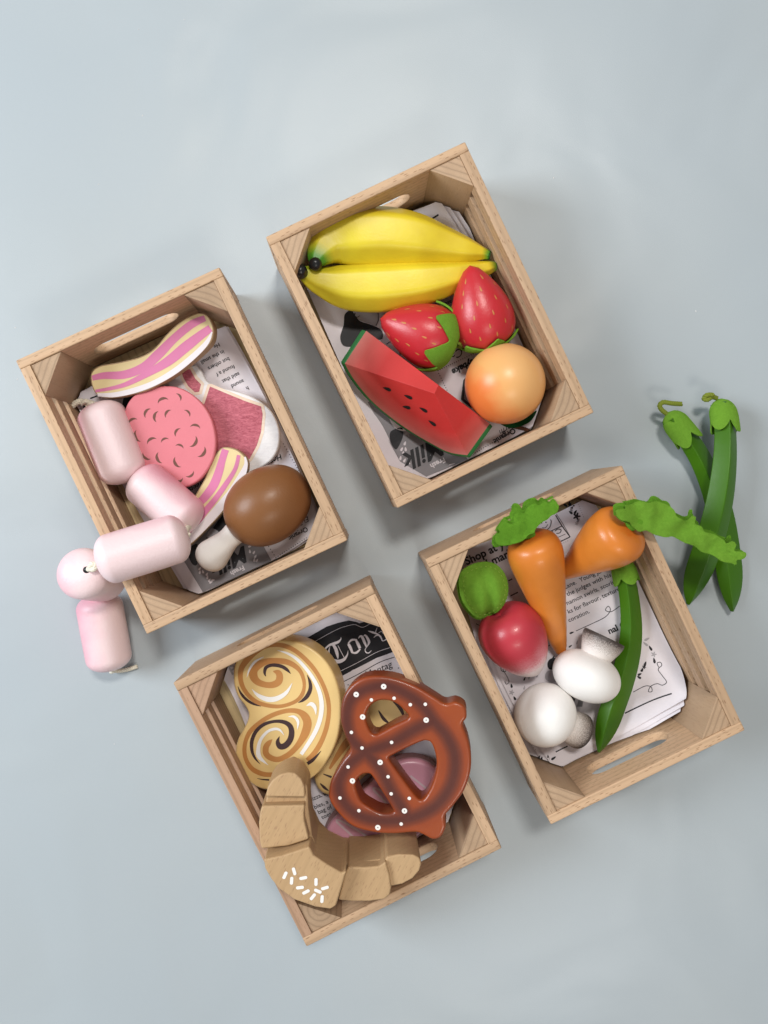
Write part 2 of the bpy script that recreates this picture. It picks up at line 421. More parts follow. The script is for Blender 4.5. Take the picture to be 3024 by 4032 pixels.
def make_crate(pose, label, pink):
    t = thing('wooden_crate', (pose[0], pose[1], 0), label, 'crate', 'small wooden crates of toy food')
    t.rotation_euler = (0, 0, pose[2])
    # slot centre in board coords: y up from mid height
    sl = []; hw, hr, yc = 2.95-.96, .96, .04
    for k in range(17): a = -math.pi/2+math.pi*k/16; sl.append(Vector((hw+math.cos(a)*hr, yc+math.sin(a)*hr)))
    for k in range(17): a = math.pi/2+math.pi*k/16; sl.append(Vector((-hw+math.cos(a)*hr, yc+math.sin(a)*hr)))
    # end boards: top of plank faces outwards
    board('end_board', CW, CH, TE, t, M4((X, ZZ, X.cross(ZZ)), (0, -CL/2, CH/2)), WOOD, sl, r=.12, bevel=.075)
    board('end_board', CW, CH, TE, t, M4((-X, ZZ, (-X).cross(ZZ)), (0, CL/2, CH/2)), WOOD, sl, r=.12, bevel=.075)
    ln = CL-2*TE-.01
    for sx, mt in ((-1, WOODP if pink else WOOD), (1, WOOD)):
        zt = CH-.02
        for hgt, gap in ((1.1, .78), (1.05, .78), (2.5, 0)):
            col = (Y*sx, ZZ, (Y*sx).cross(ZZ))
            board('side_slat', ln, hgt, TS, t, M4(col, (sx*(CW/2-.03), 0, zt-hgt/2)), mt, r=.02, bevel=.022); zt -= hgt+gap
    for sx in (-1, 1):
        for sy in (-1, 1):
            q = 2.05; b = MB(); hh = CH-.12
            tri = [Vector((0, 0)), Vector((-q, 0)), Vector((0, -q))]      # corner at origin
            pl = Flat(); loop = rpoly(tri, .05, 3)
            # plank extruded along its normal = vertical; build with x vertical so the grain runs up
            pl.u = Vector((0, 1, 0)); pl.v = Vector((0, 0, 1)); pl.n = Vector((1, 0, 0))
            plank(b, pl, [loop], hh, .03, 2)
            # local x = world up ; mirror for each corner by rotation about z
            cornr = {(1, 1): (X, Y), (-1, 1): (Y, -X), (-1, -1): (-X, -Y), (1, -1): (-Y, X)}[(sx, sy)]
            b.build('corner_post', WOODP if (pink and sx < 0 and sy > 0) else WOODE, t,
                    matrix=M4((ZZ, cornr[0], cornr[1]), (sx*(CW/2-TS-.035), sy*(CL/2-TE-.005), hh+.0)), sharp=40)
    board('base_board', ln-.1, CW-2*TS-.12, .3, t, M4((Y, -X, ZZ), (0, 0, .56)), PLY, r=.02, bevel=.02)
    return t
CR = [make_crate(POSES[0], 'wooden crate of toy meat with pink sausages hanging over its side', False),
      make_crate(POSES[1], 'wooden crate holding toy bananas, strawberries, watermelon and peach', False),
      make_crate(POSES[2], 'wooden crate of toy bakery goods with pretzel and croissant', True),
      make_crate(POSES[3], 'wooden crate of toy vegetables with carrots and white mushrooms', False)]
# ------------------------------------------------------------------ newspaper sheets
def patch(zone, g, n=64, dz=0, shift=(0, 0)):
    """biquadratic surface through 3x3 (x, y, z) picks, row by row; returns MB-ready grid"""
    P = [[at(zone, a+shift[0], b_+shift[1], c_+dz) for (a, b_, c_) in row] for row in g]
    def q(a, b_, c_, t): return a*(2*(t-.5)*(t-1))+b_*(-4*t*(t-1))+c_*(2*t*(t-.5))
    vv = []
    for j in range(n+1):
        for i in range(n+1):
            u, v = i/n, j/n
            p_ = q(*[q(r[0], r[1], r[2], u) for r in P], v); p_.z += .07*noise.noise(Vector((p_.x*.45, p_.y*.45, 3)))+.03*noise.noise(Vector((p_.x*1.1, p_.y*1.1, 9))); vv.append(p_)
    return vv, [[j*(n+1)+i, j*(n+1)+i+1, (j+1)*(n+1)+i+1, (j+1)*(n+1)+i] for j in range(n) for i in range(n)]
def clip_crate(me, pose, origin, inx=.12):
    """trim a sheet to the inside of its crate"""
    bm = bmesh.new(); bm.from_mesh(me); ca, sa = math.cos(pose[2]), math.sin(pose[2])
    u = Vector((ca, sa, 0)); v = Vector((-sa, ca, 0)); c = Vector((pose[0], pose[1], 0))
    ix, iy = CW/2-TS-inx, CL/2-TE-inx
    pls = [(u*ix, u), (-u*ix, -u), (v*iy, v), (-v*iy, -v)]
    for sx in (-1, 1):
        for sy in (-1, 1):
            nrm = (u*sx+v*sy).normalized(); co_ = u*sx*(CW/2-TS-.05)+v*sy*(CL/2-TE-.05)-nrm*(2.05*math.sqrt(.5)+.06); pls.append((co_, nrm))
    for p, nrm in pls:
        bmesh.ops.bisect_plane(bm, geom=bm.verts[:]+bm.edges[:]+bm.faces[:], plane_co=(c+p-origin)*SC, plane_no=nrm, clear_outer=True)
    bm.to_mesh(me); bm.free()
class Page:
    def __init__(s, zone, g, crate):
        s.zone, s.crate = zone, crate; s.mb = MB(); s.mb.recalc = False
        v, f = patch(zone, g); s.mb.add(v, f, 0, True)
        s.tree = BVHTree.FromPolygons(v, f); s.zavg = sum(p.z for p in v)/len(v); s.lift = .014
    def drop(s, p, h):
        hit = s.tree.ray_cast(Vector((p.x, p.y, 20)), Vector((0, 0, -1)))
        return Vector((p.x, p.y, (hit[0].z if hit[0] else s.zavg)+h))
    def pix(s, x, y, zone=None):
        zone = zone or s.zone; d = ray(zone, x, y); hit = s.tree.ray_cast(Vector((0, 0, CAM_H)), d)
        return hit[0] if hit[0] else at(zone, x, y, s.zavg)
    def poly(s, pts, mi, zone=None, smooth=0, lv=1, holes=()):
        l = [s.pix(x, y, zone).to_2d() for x, y in pts]
        if smooth: l = catmull(l, smooth)
        V, F = cdt([l], .35)
        F = [f if area2([V[i] for i in f]) > 0 else f[::-1] for f in F]
        s.mb.add([s.drop(q, s.lift*lv) for q in V], F, mi, False)
    def stroke(s, pts, ws, mi, zone=None, lv=1):
        sc_ = Z[zone or s.zone][2]/59.0
        if isinstance(ws, (int, float)): ws = [ws]*len(pts)
        P = [s.pix(x, y, zone).to_2d() for x, y in pts]
        L_, R_ = ribbon2(P, [w_*sc_ for w_ in ws]); strip(s.mb, lambda q: s.drop(q, s.lift*lv), L_, R_, mi)
    def dots(s, a, b, n, r, mi, zone=None):
        A, B = s.pix(*a, zone), s.pix(*b, zone)
        for k in range(n):
            c = A.lerp(B, k/max(n-1, 1)); l = [Vector((c.x+math.cos(g)*r, c.y+math.sin(g)*r)) for g in [2*math.pi*i/8 for i in range(8)]]
            s.mb.add([s.drop(q, s.lift) for q in l], [list(range(8))], mi, False)
    def leaf(s, x, y, ang, ln, wd, mi, zone=None):
        c = s.pix(x, y, zone); a = math.radians(ang); d = Vector((math.cos(a), math.sin(a))); q = Vector((-d.y, d.x)); l = []
        for k in range(14):
            g = 2*math.pi*k/14; l.append(Vector((c.x, c.y))+d*math.cos(g)*ln/2+q*math.sin(g)*wd/2*(1-.45*math.cos(g)))
        s.mb.add([s.drop(p, s.lift*1.5) for p in l], [list(range(14))], mi, False)
    def flower(s, x, y, r, mi, zone=None):
        c = s.pix(x, y, zone); l = []
        for k in range(30):
            g = 2*math.pi*k/30; rr = r*(.7+.3*math.cos(5*g)); l.append(s.drop(Vector((c.x+math.cos(g)*rr, c.y+math.sin(g)*rr)), s.lift*1.5))
        s.mb.add(l, [list(range(30))], mi, False)
    def text(s, txt, x, y, ang, size, mi, zone=None, bold=0.0, shear=0.0, space=1.0, lv=1.5):
        cu = bpy.data.curves.new('t', 'FONT'); cu.body = txt; cu.size = size; cu.offset = bold*size; cu.shear = shear; cu.space_character = space
        cu.resolution_u = 3; o = bpy.data.objects.new('t', cu); C.objects.link(o)
        dg = bpy.context.evaluated_depsgraph_get(); me = bpy.data.meshes.new_from_object(o.evaluated_get(dg))
        c = s.pix(x, y, zone); a = math.radians(ang); ca, sa = math.cos(a), math.sin(a)
        vv = [s.drop(Vector((c.x+v.co.x*ca-v.co.y*sa, c.y+v.co.x*sa+v.co.y*ca)), s.lift*lv) for v in me.vertices]
        s.mb.add(vv, [list(p.vertices) for p in me.polygons], mi, False)
        bpy.data.objects.remove(o); bpy.data.meshes.remove(me); bpy.data.curves.remove(cu)
    def done(s, label, origin):
        o = s.mb.build('newspaper_sheet', [PAPER, INK, GREYINK, GREYLT], None, origin=origin)
        clip_crate(o.data, POSES[s.crate], origin)
        return tag(o, label, 'newspaper', 'printed newspaper sheets lining the crates')
def under_sheet(zone, g, crate, dz, shift, label):
    v, f = patch(zone, g, 20, dz, shift); b = MB(); b.recalc = False; b.add(v, f)
    origin = v[len(v)//2]; o = b.build('newspaper_sheet', [PAPER], None, origin=origin); clip_crate(o.data, POSES[crate], origin, .14)
    return tag(o, label, 'newspaper', 'printed newspaper sheets lining the crates')
# meat crate
G1 = [[(310, 655, 1.5), (680, 470, 1.1), (1035, 322, 1.3)], [(590, 1140, .95), (900, 960, .95), (1275, 770, 1.15)], [(872, 1617, 1.15), (1190, 1490, 1.0), (1500, 1290, 1.5)]]
pg = Page('R1', G1, 0)
TI = 206
for tx, x, y in (('He', 1003, 402), ('in the small', 1024, 436), ('but others', 1050, 470), ('found a f', 1074, 507), ('said that', 1098, 542), ('sound', 1118, 577), ('h', 1142, 610)):
    pg.text(tx, x, y, TI, .38, 1, bold=.012)
pg.poly([(190, 540), (400, 885), (1078, 572), (850, 150), (500, 60), (0, 230)], 2, 'RD')
pg.poly([(245, 470), (300, 420), (350, 420), (345, 600), (300, 610), (262, 540)], 1, 'RD', 5, 2)
pg.poly([(430, 360), (490, 262), (600, 120), (660, 90), (660, 240), (560, 285), (480, 330)], 1, 'RD', 5, 2)
pg.poly([(480, 250), (560, 290), (530, 330), (440, 340)], 3, 'RD', 4, 3)
pg.text('Milk', 815, 425, TI, 1.5, 1, 'RD', bold=.03, shear=.3, lv=3)
pg.text('Fresh', 800, 618, TI, .46, 0, 'RD', bold=.03, lv=3)
for x, y, a in ((865, 430, 20), (865, 480, 95), (905, 490, 60), (920, 530, 60), (908, 565, 80), (935, 570, 60), (370, 650, 50), (400, 680, 110), (370, 685, 80), (440, 705, 60), (445, 735, 80), (465, 765, 60), (500, 765, 10), (480, 785, 30)):
    pg.leaf(x, y, a, .26, .13, 0, 'RD')
pg.dots((1033, 405), (1122, 542), 6, .035, 1, 'RD'); pg.dots((1122, 542), (1425, 345), 15, .035, 1, 'RD')
pg.dots((1312, 888), (1385, 1015), 11, .035, 1)
pg.text('Organic', 1425, 235, 209, .46, 1, 'RD', bold=.02)
pg.text('El Toro', 1440, 130, 209, .5, 1, 'RD', shear=.3)
pg.text('Honeyed', 1300, 935, 209, .5, 1, bold=.02, shear=.3)
pg.text('Sweets', 945, 1055, 207, .5, 1, shear=.3)
pg.poly([(325, 690), (350, 680), (390, 690), (420, 720), (345, 740)], 1, None, 4, 2)
pg.poly([(560, 640), (620, 640), (650, 700), (590, 760), (540, 720)], 1, None, 4, 2)
pg.stroke([(385, 670), (425, 655)], 7, 1)
# perforated left edge
pg.done('top newspaper sheet with grey milk advert in the meat crate', at('R1', 900, 960, .9))
under_sheet('R1', G1, 0, -.12, (-14, 6), 'plain newspaper sheet just under the milk advert in the meat crate')
under_sheet('R1', G1, 0, -.26, (12, 2), 'lowest newspaper sheet showing at the right wall of the meat crate')
# fruit crate
G2 = [[(150, 560, 1.2), (560, 430, 1.0), (868, 316, 2.2)], [(380, 1080, 1.3), (800, 980, .95), (1190, 860, 1.3)], [(650, 1700, 1.4), (980, 1580, 1.0), (1400, 1350, 1.5)]]
pg = Page('R2', G2, 1)
pg.stroke([(812, 415), (862, 385)], 8, 1)
pg.text('Lane last', 1060, 20, 202, .38, 1, 'RW', bold=.01); pg.text('happy', 1030, 105, 202, .38, 1, 'RW', bold=.01)
pg.poly([(365, 800), (600, 1230), (790, 1340), (1090, 1215), (980, 1010), (700, 760), (590, 700)], 2, 'RW')
pg.poly([(530, 1015), (570, 992), (615, 985), (622, 1040), (595, 1110), (568, 1142), (540, 1110), (525, 1060)], 1, 'RW', 4, 2)
pg.poly([(525, 915), (640, 985), (625, 1010), (560, 985)], 0, 'RW', 4, 2)
pg.flower(655, 1022, .28, 3, 'RW')
pg.text('Milk', 905, 1045, 205, 1.75, 1, 'RW', bold=.025, shear=.3, lv=3)
pg.text('Fresh', 918, 1200, 206, .5, 0, 'RW', bold=.03, lv=3)
for x, y, a in ((635, 1098, 70), (612, 1140, 60), (640, 1140, 100), (622, 1170, 80), (603, 1205, 80), (632, 1222, 60), (662, 1240, 120), (665, 1272, 90), (690, 1270, 60), (705, 1296, 70)):
    pg.leaf(x, y, a, .3, .15, 0, 'RW')
pg.dots((875, 570), (1160, 435), 20, .035, 1, 'RW'); pg.dots((880, 590), (940, 712), 8, .035, 1, 'RW'); pg.dots((1145, 1168), (1440, 990), 20, .035, 1, 'RW')
pg.text('Honeybake', 1232, 432, 207, .6, 1, 'RW', bold=.045, shear=.2)
pg.text('Organic', 1425, 985, 210, .52, 1, 'RW', bold=.03); pg.text('Farm', 1420, 945, 210, .55, 1, 'RW', shear=.3)
pg.poly([(1040, 780), (1058, 640), (1100, 590), (1180, 600), (1200, 860), (1110, 840)], 1, 'RW', 0, 2)
pg.poly([(1062, 775), (1075, 655), (1110, 620), (1150, 640), (1150, 820), (1110, 815)], 2, 'RW', 0, 3)
pg.poly([(200, 160), (190, 240), (165, 330), (190, 390), (260, 395), (330, 370), (400, 350), (470, 340), (470, 285), (430, 255), (380, 235), (300, 205), (260, 130)], 1, 'RW', 5, 2)
pg.poly([(255, 130), (300, 200), (380, 230), (430, 245), (440, 150), (400, 110), (300, 100)], 3, 'RW', 4, 2)
pg.stroke([(440, 140), (442, 200), (425, 245)], 5, 1, 'RW', 3); pg.stroke([(270, 175), (290, 182), (308, 172)], 4, 1, 'RW', 3); pg.leaf(410, 203, 25, .16, .08, 1, 'RW')
pg.leaf(238, 308, 90, .3, .22, 0, 'RW'); pg.leaf(266, 311, 90, .26, .2, 0, 'RW')
pg.text('Carrots', 1050, 400, 205, .8, 1, 'RW', shear=.3); pg.stroke([(730, 560), (745, 590), (752, 560)], 5, 1, 'RW')
pg.stroke([(500, 380), (540, 365), (600, 450), (560, 470)], 5, 1, 'RW')
pg.done('top newspaper sheet with honey and milk adverts in the fruit crate', at('R2', 800, 980, .9))
under_sheet('R2', G2, 1, -.10, (26, -2), 'plain newspaper sheet second from top in the fruit crate')
under_sheet('R2', G2, 1, -.25, (60, 6), 'lowest newspaper sheet peeking out beside the bananas')
# bakery crate
G3 = [[(230, 440, 1.9), (620, 250, 1.6), (1040, 90, 1.7)], [(420, 810, 1.2), (800, 660, 1.05), (1230, 520, 1.25)], [(620, 1560, .9), (1000, 1440, .9), (1500, 1180, .9)]]
pg = Page('R3', G3, 2)
pg.poly([(-300, 700), (100, 490), (450, 290), (600, 240), (740, 208), (830, 226), (880, 245), (940, 226), (1400, 40), (1500, 560), (1300, 628), (1100, 700), (850, 830), (650, 935), (100, 1210)], 1, 'RT')
T_ = lambda p, w_, lv=3: pg.stroke(p, w_, 0, 'RT', lv)
T_([(230, 525), (400, 425), (600, 320), (720, 280), (820, 263), (920, 297), (1010, 258), (1100, 220)], 6)
T_([(500, 935), (640, 865), (900, 735), (1100, 625), (1280, 562)], 6)
T_([(430, 620), (442, 570), (490, 530), (540, 512), (600, 490), (635, 455), (640, 425)], [3, 20, 30, 36, 34, 16, 2])
T_([(535, 520), (570, 580), (590, 650), (600, 705)], [34, 44, 38, 12]); T_([(600, 535), (640, 615), (680, 692)], 8)
T_([(495, 550), (480, 620), (500, 690), (560, 737), (620, 742), (680, 715), (720, 660), (732, 600)], [4, 24, 38, 48, 50, 38, 20, 2])
T_([(737, 515), (762, 565), (788, 628)], [36, 38, 30]); T_([(835, 468), (862, 515), (886, 572)], [26, 40, 38])
T_([(730, 512), (780, 462), (850, 462)], [16, 26, 22]); T_([(780, 628), (840, 628), (892, 580)], [20, 30, 18])
T_([(865, 442), (890, 415), (915, 425), (945, 490), (975, 560)], [6, 24, 34, 36, 16])
T_([(935, 415), (955, 400), (985, 440), (1005, 490), (985, 540), (955, 585), (965, 622), (1000, 632), (1036, 600)], [8, 20, 34, 34, 12, 9, 14, 12, 5])
T_([(990, 345), (1050, 362), (1110, 385), (1155, 420), (1185, 475), (1235, 450)], [4, 26, 22, 22, 12, 14]); T_([(1110, 305), (1088, 365)], 8); T_([(1068, 430), (1100, 405), (1150, 400)], [6, 14, 8])
T_([(1130, 370), (1170, 350), (1190, 380)], 7)
pg.stroke([(500, 1100), (690, 1000), (900, 892), (1150, 752), (1340, 687)], 10, 1, 'RT')
pg.text('Montag', 965, 965, 24, .66, 1, 'RT', shear=.2)
pg.dots((1388, 830), (1388, 830), 1, .04, 1, 'RT'); pg.dots((733, 1050), (733, 1050), 1, .04, 1, 'RT')
pg.text('P', 318, 510, 24, .9, 3, bold=.02)
for tx, x, y in (('pizza, apples', 60, 1265), ('bles, a', 110, 1345), ('bag of flour', 150, 1400), ('toes and', 190, 1455)): pg.text(tx, x, y, 24, .42, 1, 'RP', bold=.01)
for k in range(5): pg.stroke([(1280+k*16, 820), (1330+k*16, 920)], 5, 1)
pg.done('newspaper sheet with black gothic lettered banner in the bakery crate', at('R3', 800, 720, 1.2))
under_sheet('R3', G3, 2, -.2, (-10, 10), 'plain newspaper sheet under the black banner page')
# vegetable crate
G4 = [[(250, 440, 1.2), (560, 330, 1.2), (860, 185, 1.8)], [(400, 1000, 1.1), (780, 860, .95), (1225, 850, 1.5)], [(690, 1500, 1.3), (990, 1345, 1.3), (1318, 1160, 2.9)]]
pg = Page('R4', G4, 3)
A4 = 25
pg.text('Shop at your', 100, 790, A4, .78, 1, 'RC', bold=.028); pg.text('local market', 150, 895, A4, .78, 1, 'RC', bold=.028)
for tx, x, y in (('and jam tin by', 1000, 1010), ('Lane.  Young Jake', 1135, 1045), ('the judges with his', 1162, 1118), ('namon swirls, scoring', 1158, 1212), ('ks for flavour, texture', 1172, 1303), ('coration.', 1178, 1392), ('k', 1062, 722)):
    pg.text(tx, x, y, A4, .44, 1, 'RC', bold=.006)
pg.stroke([(790, 835), (860, 803), (930, 768), (955, 735), (945, 716), (932, 735), (960, 742), (1000, 715)], 3.5, 1)
pg.leaf(770, 843, 20, .35, .12, 1)
pg.text('nal Cup', 950, 850, A4, .62, 1, bold=.03)
pg.stroke([(1025, 1230), (1140, 1175), (1250, 1135)], 6, 1); pg.stroke([(693, 1416), (750, 1388)], 6, 1)
pg.stroke([(1188, 1010), (1180, 990), (1195, 985), (1202, 1000), (1185, 1020), (1205, 1050), (1225, 1080), (1205, 1095), (1180, 1088), (1150, 1100), (1138, 1125), (1155, 1125), (1150, 1103), (1120, 1100), (1065, 1128)], 3.2, 1)
pg.stroke([(430, 1005), (432, 1025), (450, 1030), (455, 1015), (440, 1020), (460, 1055), (468, 1080), (455, 1090), (448, 1075)], 3.2, 1)
pg.stroke([(310, 800), (340, 815)], 3, 1); pg.stroke([(640, 915), (665, 903)], 4, 1)
for x, y, a, mi in ((1310, 280, 120, 1), (1338, 370, 100, 1), (302, 553, 100, 1), (325, 643, 120, 1), (520, 1085, 80, 1), (568, 1075, 95, 1), (608, 1078, 30, 1), (1272, 395, 70, 1), (1250, 438, 60, 1), (1232, 470, 30, 1), (1228, 492, 150, 1), (1285, 215, 30, 3), (1275, 250, 140, 3), (500, 1075, 60, 1)):
    pg.leaf(x, y, a, .4 if y > 1000 or y < 400 else .3, .15, mi, 'RM')
pg.flower(1334, 325, .2, 3, 'RM'); pg.flower(303, 601, .2, 3, 'RM'); pg.flower(1264, 418, .14, 1, 'RM')
pg.dots((262, 680), (335, 815), 9, .025, 2, 'RM'); pg.dots((450, 985), (475, 1015), 3, .025, 2, 'RM')
pg.poly([(562, 400), (575, 365), (610, 350), (640, 365), (645, 410), (610, 435), (575, 432)], 1, 'RM', 5); pg.leaf(605, 348, 60, .35, .1, 1, 'RM')
pg.poly([(545, 490), (560, 450), (620, 440), (650, 480), (640, 520), (600, 530), (560, 515)], 3, 'RM', 5)
for x, y, a, mi in ((397, 502, 65, 1), (395, 566, 75, 3), (430, 492, 75, 3), (488, 478, 80, 3), (730, 265, 35, 1), (778, 238, 70, 3), (392, 606, 30, 1)): pg.leaf(x, y, a, .3, .1, mi, 'RM')
pg.poly([(735, 625), (765, 650), (755, 672), (735, 668)], 1, 'RM'); pg.poly([(790, 652), (822, 668), (815, 705), (775, 705)], 2, 'RM')
# market stall drawing
for st, w_ in (([(1015, 240), (1100, 370), (1190, 492)], 11), ([(1045, 250), (1110, 350), (1180, 470)], 5), ([(1190, 492), (1090, 540), (985, 588)], 11), ([(905, 470), (1000, 425), (1110, 375)], 9),
               ([(1000, 430), (1035, 490), (1060, 540)], 8), ([(930, 480), (960, 545), (985, 585)], 8), ([(1030, 510), (1090, 485), (1140, 462)], 6), ([(850, 400), (880, 435), (930, 425), (975, 390), (990, 330), (980, 310)], 8), ([(835, 400), (850, 425), (880, 430)], 8),
               ([(895, 395), (930, 395), (955, 360)], 6), ([(940, 500), (960, 460), (985, 450), (990, 490), (960, 520)], 8), ([(1030, 430), (1060, 410), (1095, 420), (1080, 450), (1045, 455)], 9)):
    pg.stroke(st, w_, 1, 'RC')
pg.dots((890, 345), (890, 345), 1, .05, 1, 'RC'); pg.dots((935, 338), (935, 338), 1, .05, 1, 'RC')
pg.dots((1020, 605), (1165, 535), 8, .035, 3, 'RC'); pg.dots((1250, 130), (1330, 280), 8, .03, 3, 'RC')
for x, y, a, mi in ((1140, 160, 150, 1), (1180, 140, 80, 1), (1200, 205, 100, 2), (1245, 230, 60, 1), (1195, 235, 140, 1), (1275, 320, 60, 2)): pg.leaf(x, y, a, .32, .15, mi, 'RC')
pg.flower(1205, 165, .22, 1, 'RC'); pg.flower(1258, 275, .28, 1, 'RC'); pg.flower(1258, 352, .14, 3, 'RC')
pg.stroke([(540, 955), (580, 935)], 12, 1, 'RC'); pg.stroke([(560, 1115), (640, 1075)], 12, 1, 'RC'); pg.stroke([(620, 1195), (650, 1180), (690, 1190), (730, 1225)], 10, 1, 'RC')
pg.done('top newspaper sheet with shop and market story in the vegetable crate', at('R4', 780, 860, .95))
under_sheet('R4', G4, 3, -.10, (-8, 34), 'plain newspaper sheet second from top in the vegetable crate')
under_sheet('R4', G4, 3, -.22, (-26, 62), 'lowest newspaper sheet nearest the open handle of the vegetable crate')
# ------------------------------------------------------------------ meat
def smooth_loop(pl, zone, pts, step=.12, n=8):
    return resample(catmull([pl.uv(zone, x, y) for x, y in pts], n), step)
YEL = paint('bacon_cream', (.76, .61, .32), .5, .08, fine=14); MAG = paint('bacon_pink', (.66, .19, .37), .5, .05); BWH = paint('bacon_white', (.78, .72, .74), .45, .02)
def bacon(zone, outl, pl, stripes, white, label):
    t = thing('bacon_slice', pl.o-Vector((0, 0, 1)), label, 'toy bacon', 'striped bacon slices in the meat crate')
    b = MB(); lp = smooth_loop(pl, zone, outl); plank(b, pl, [lp], 1.05, .09, 4, 0, 0, 1)
    b.build('board', [YEL, PLYE], t)
    d = MB(); d.recalc = False
    for pts, ws in stripes:
        L_, R_ = ribbon2([pl.uv(zone, *p) for p in pts], [w_*.0139*.68 for w_ in ws]); d_h = .012 if pts is stripes[0][0] else .016; strip(d, lambda q: pl.p(q.x, q.y, d_h), L_, R_, 0)
    L_, R_ = ribbon2([pl.uv(zone, *p) for p in white[0]], [w_*.0139*.92 for w_ in white[1]]); strip(d, lambda q: pl.p(q.x, q.y, .018), L_, R_, 1)
    d.build('painted_stripes', [MAG, BWH], t)
    return t
pa = Plane('R1', 680, 480, 3.5, .04, .06)
bacon('R1', [(385, 575), (392, 540), (430, 512), (520, 495), (620, 470), (690, 430), (760, 350), (830, 290), (900, 258), (945, 268), (972, 310), (978, 350), (965, 400), (920, 450), (850, 510), (760, 575), (660, 630), (560, 655), (470, 668), (420, 655), (395, 620)], pa,
      [([(394, 572), (450, 560), (550, 555), (640, 520), (710, 460), (790, 380), (870, 315), (936, 284)], [34, 46, 56, 60, 66, 56, 54, 40]),
       ([(410, 634), (480, 622), (560, 600), (660, 550), (760, 490), (840, 425), (910, 370), (962, 332)], [20, 24, 32, 44, 64, 70, 60, 50])],
      ([(420, 652), (500, 652), (600, 630), (700, 592), (800, 532), (890, 458), (945, 400), (970, 350)], [16, 24, 28, 28, 30, 28, 22, 6]), 'long striped bacon slice leaning under the crate handle')
pb = Plane('R1', 1010, 1130, 2.6, .03, .03)
bacon('R1', [(1010, 910), (1040, 902), (1090, 915), (1130, 950), (1142, 990), (1130, 1045), (1100, 1110), (1050, 1180), (990, 1250), (930, 1310), (880, 1360), (820, 1400), (770, 1395), (760, 1350), (800, 1280), (850, 1200), (890, 1130), (930, 1060), (960, 990), (985, 940)], pb,
      [([(1034, 915), (1020, 960), (1000, 1030), (975, 1090), (930, 1150), (890, 1190), (840, 1260)], [50, 50, 60, 62, 56, 46, 46]),
       ([(1098, 942), (1080, 1010), (1030, 1090), (980, 1160), (930, 1220), (880, 1290), (830, 1360)], [26, 28, 36, 40, 44, 44, 40])],
      ([(1128, 950), (1132, 990), (1108, 1050), (1060, 1130), (1000, 1200), (940, 1268), (880, 1330), (830, 1385)], [8, 20, 38, 46, 46, 44, 40, 20]), 'shorter striped bacon slice between salami disc and drumstick')
# chop
def fibre(name, c1, c2, sc=9, lo=.35, hi=.65):
    m, nt, bs = newmat(name); co = coords(nt, (60, 160, 100)); f = tex(nt, co, sc/6, 6, .75, 1.2)
    nt.links.new(ramp(nt, f, [(lo, c1), (hi, c2)]), bs.inputs['Base Color']); bs.inputs['Roughness'].default_value = .5; bump(nt, bs, f, .2, .0003); return m
FAT = fibre('chop_fat', (.70, .68, .69), (.84, .83, .83), 7); MEAT = fibre('chop_meat', (.30, .035, .065), (.60, .16, .21), 24); CREAM = fibre('chop_cream', (.74, .56, .42), (.82, .70, .58), 5)
pc = Plane('R1', 1050, 800, 1.95)
t = thing('lamb_chop', pc.o-Vector((0, 0, .9)), 'marbled red and white chop beside the pink salami disc', 'toy chop')
b = MB(); lp = smooth_loop(pc, 'R1', [(755, 590), (800, 545), (880, 508), (915, 535), (945, 585), (1000, 612), (1120, 645), (1200, 682), (1258, 735), (1292, 815), (1290, 900), (1255, 965), (1190, 1010), (1140, 1035), (1080, 1060), (1000, 1030), (930, 950), (860, 820), (790, 700)])
plank(b, pc, [lp], .85, .12, 4); b.build('body', FAT, t)
d = MB(); d.recalc = False
def poly_d(mb, pl, zone, pts, h, mi, sm=0, off=0):
    l = [pl.uv(zone, x, y) for x, y in pts]
    if sm: l = catmull(l, sm)
    if area2(l) < 0: l = l[::-1]
    if off: l = inset(resample(l, .1), -off)
    decal(mb, pl, l, h, mi)
big = [(960, 612), (1030, 642), (1130, 683), (1205, 708), (1213, 745), (1205, 830), (1185, 895), (1150, 960), (1060, 960), (960, 900), (880, 780), (935, 690)]
sml = [(835, 530), (865, 530), (890, 575), (917, 602), (908, 638), (888, 640), (855, 610), (832, 570), (824, 545)]
poly_d(d, pc, 'R1', big, .012, 1, 0, .2); poly_d(d, pc, 'R1', sml, .014, 1, 0, .2)
poly_d(d, pc, 'R1', big, .024, 0); poly_d(d, pc, 'R1', sml, .026, 0)
d.build('painted_meat', [MEAT, CREAM], t)
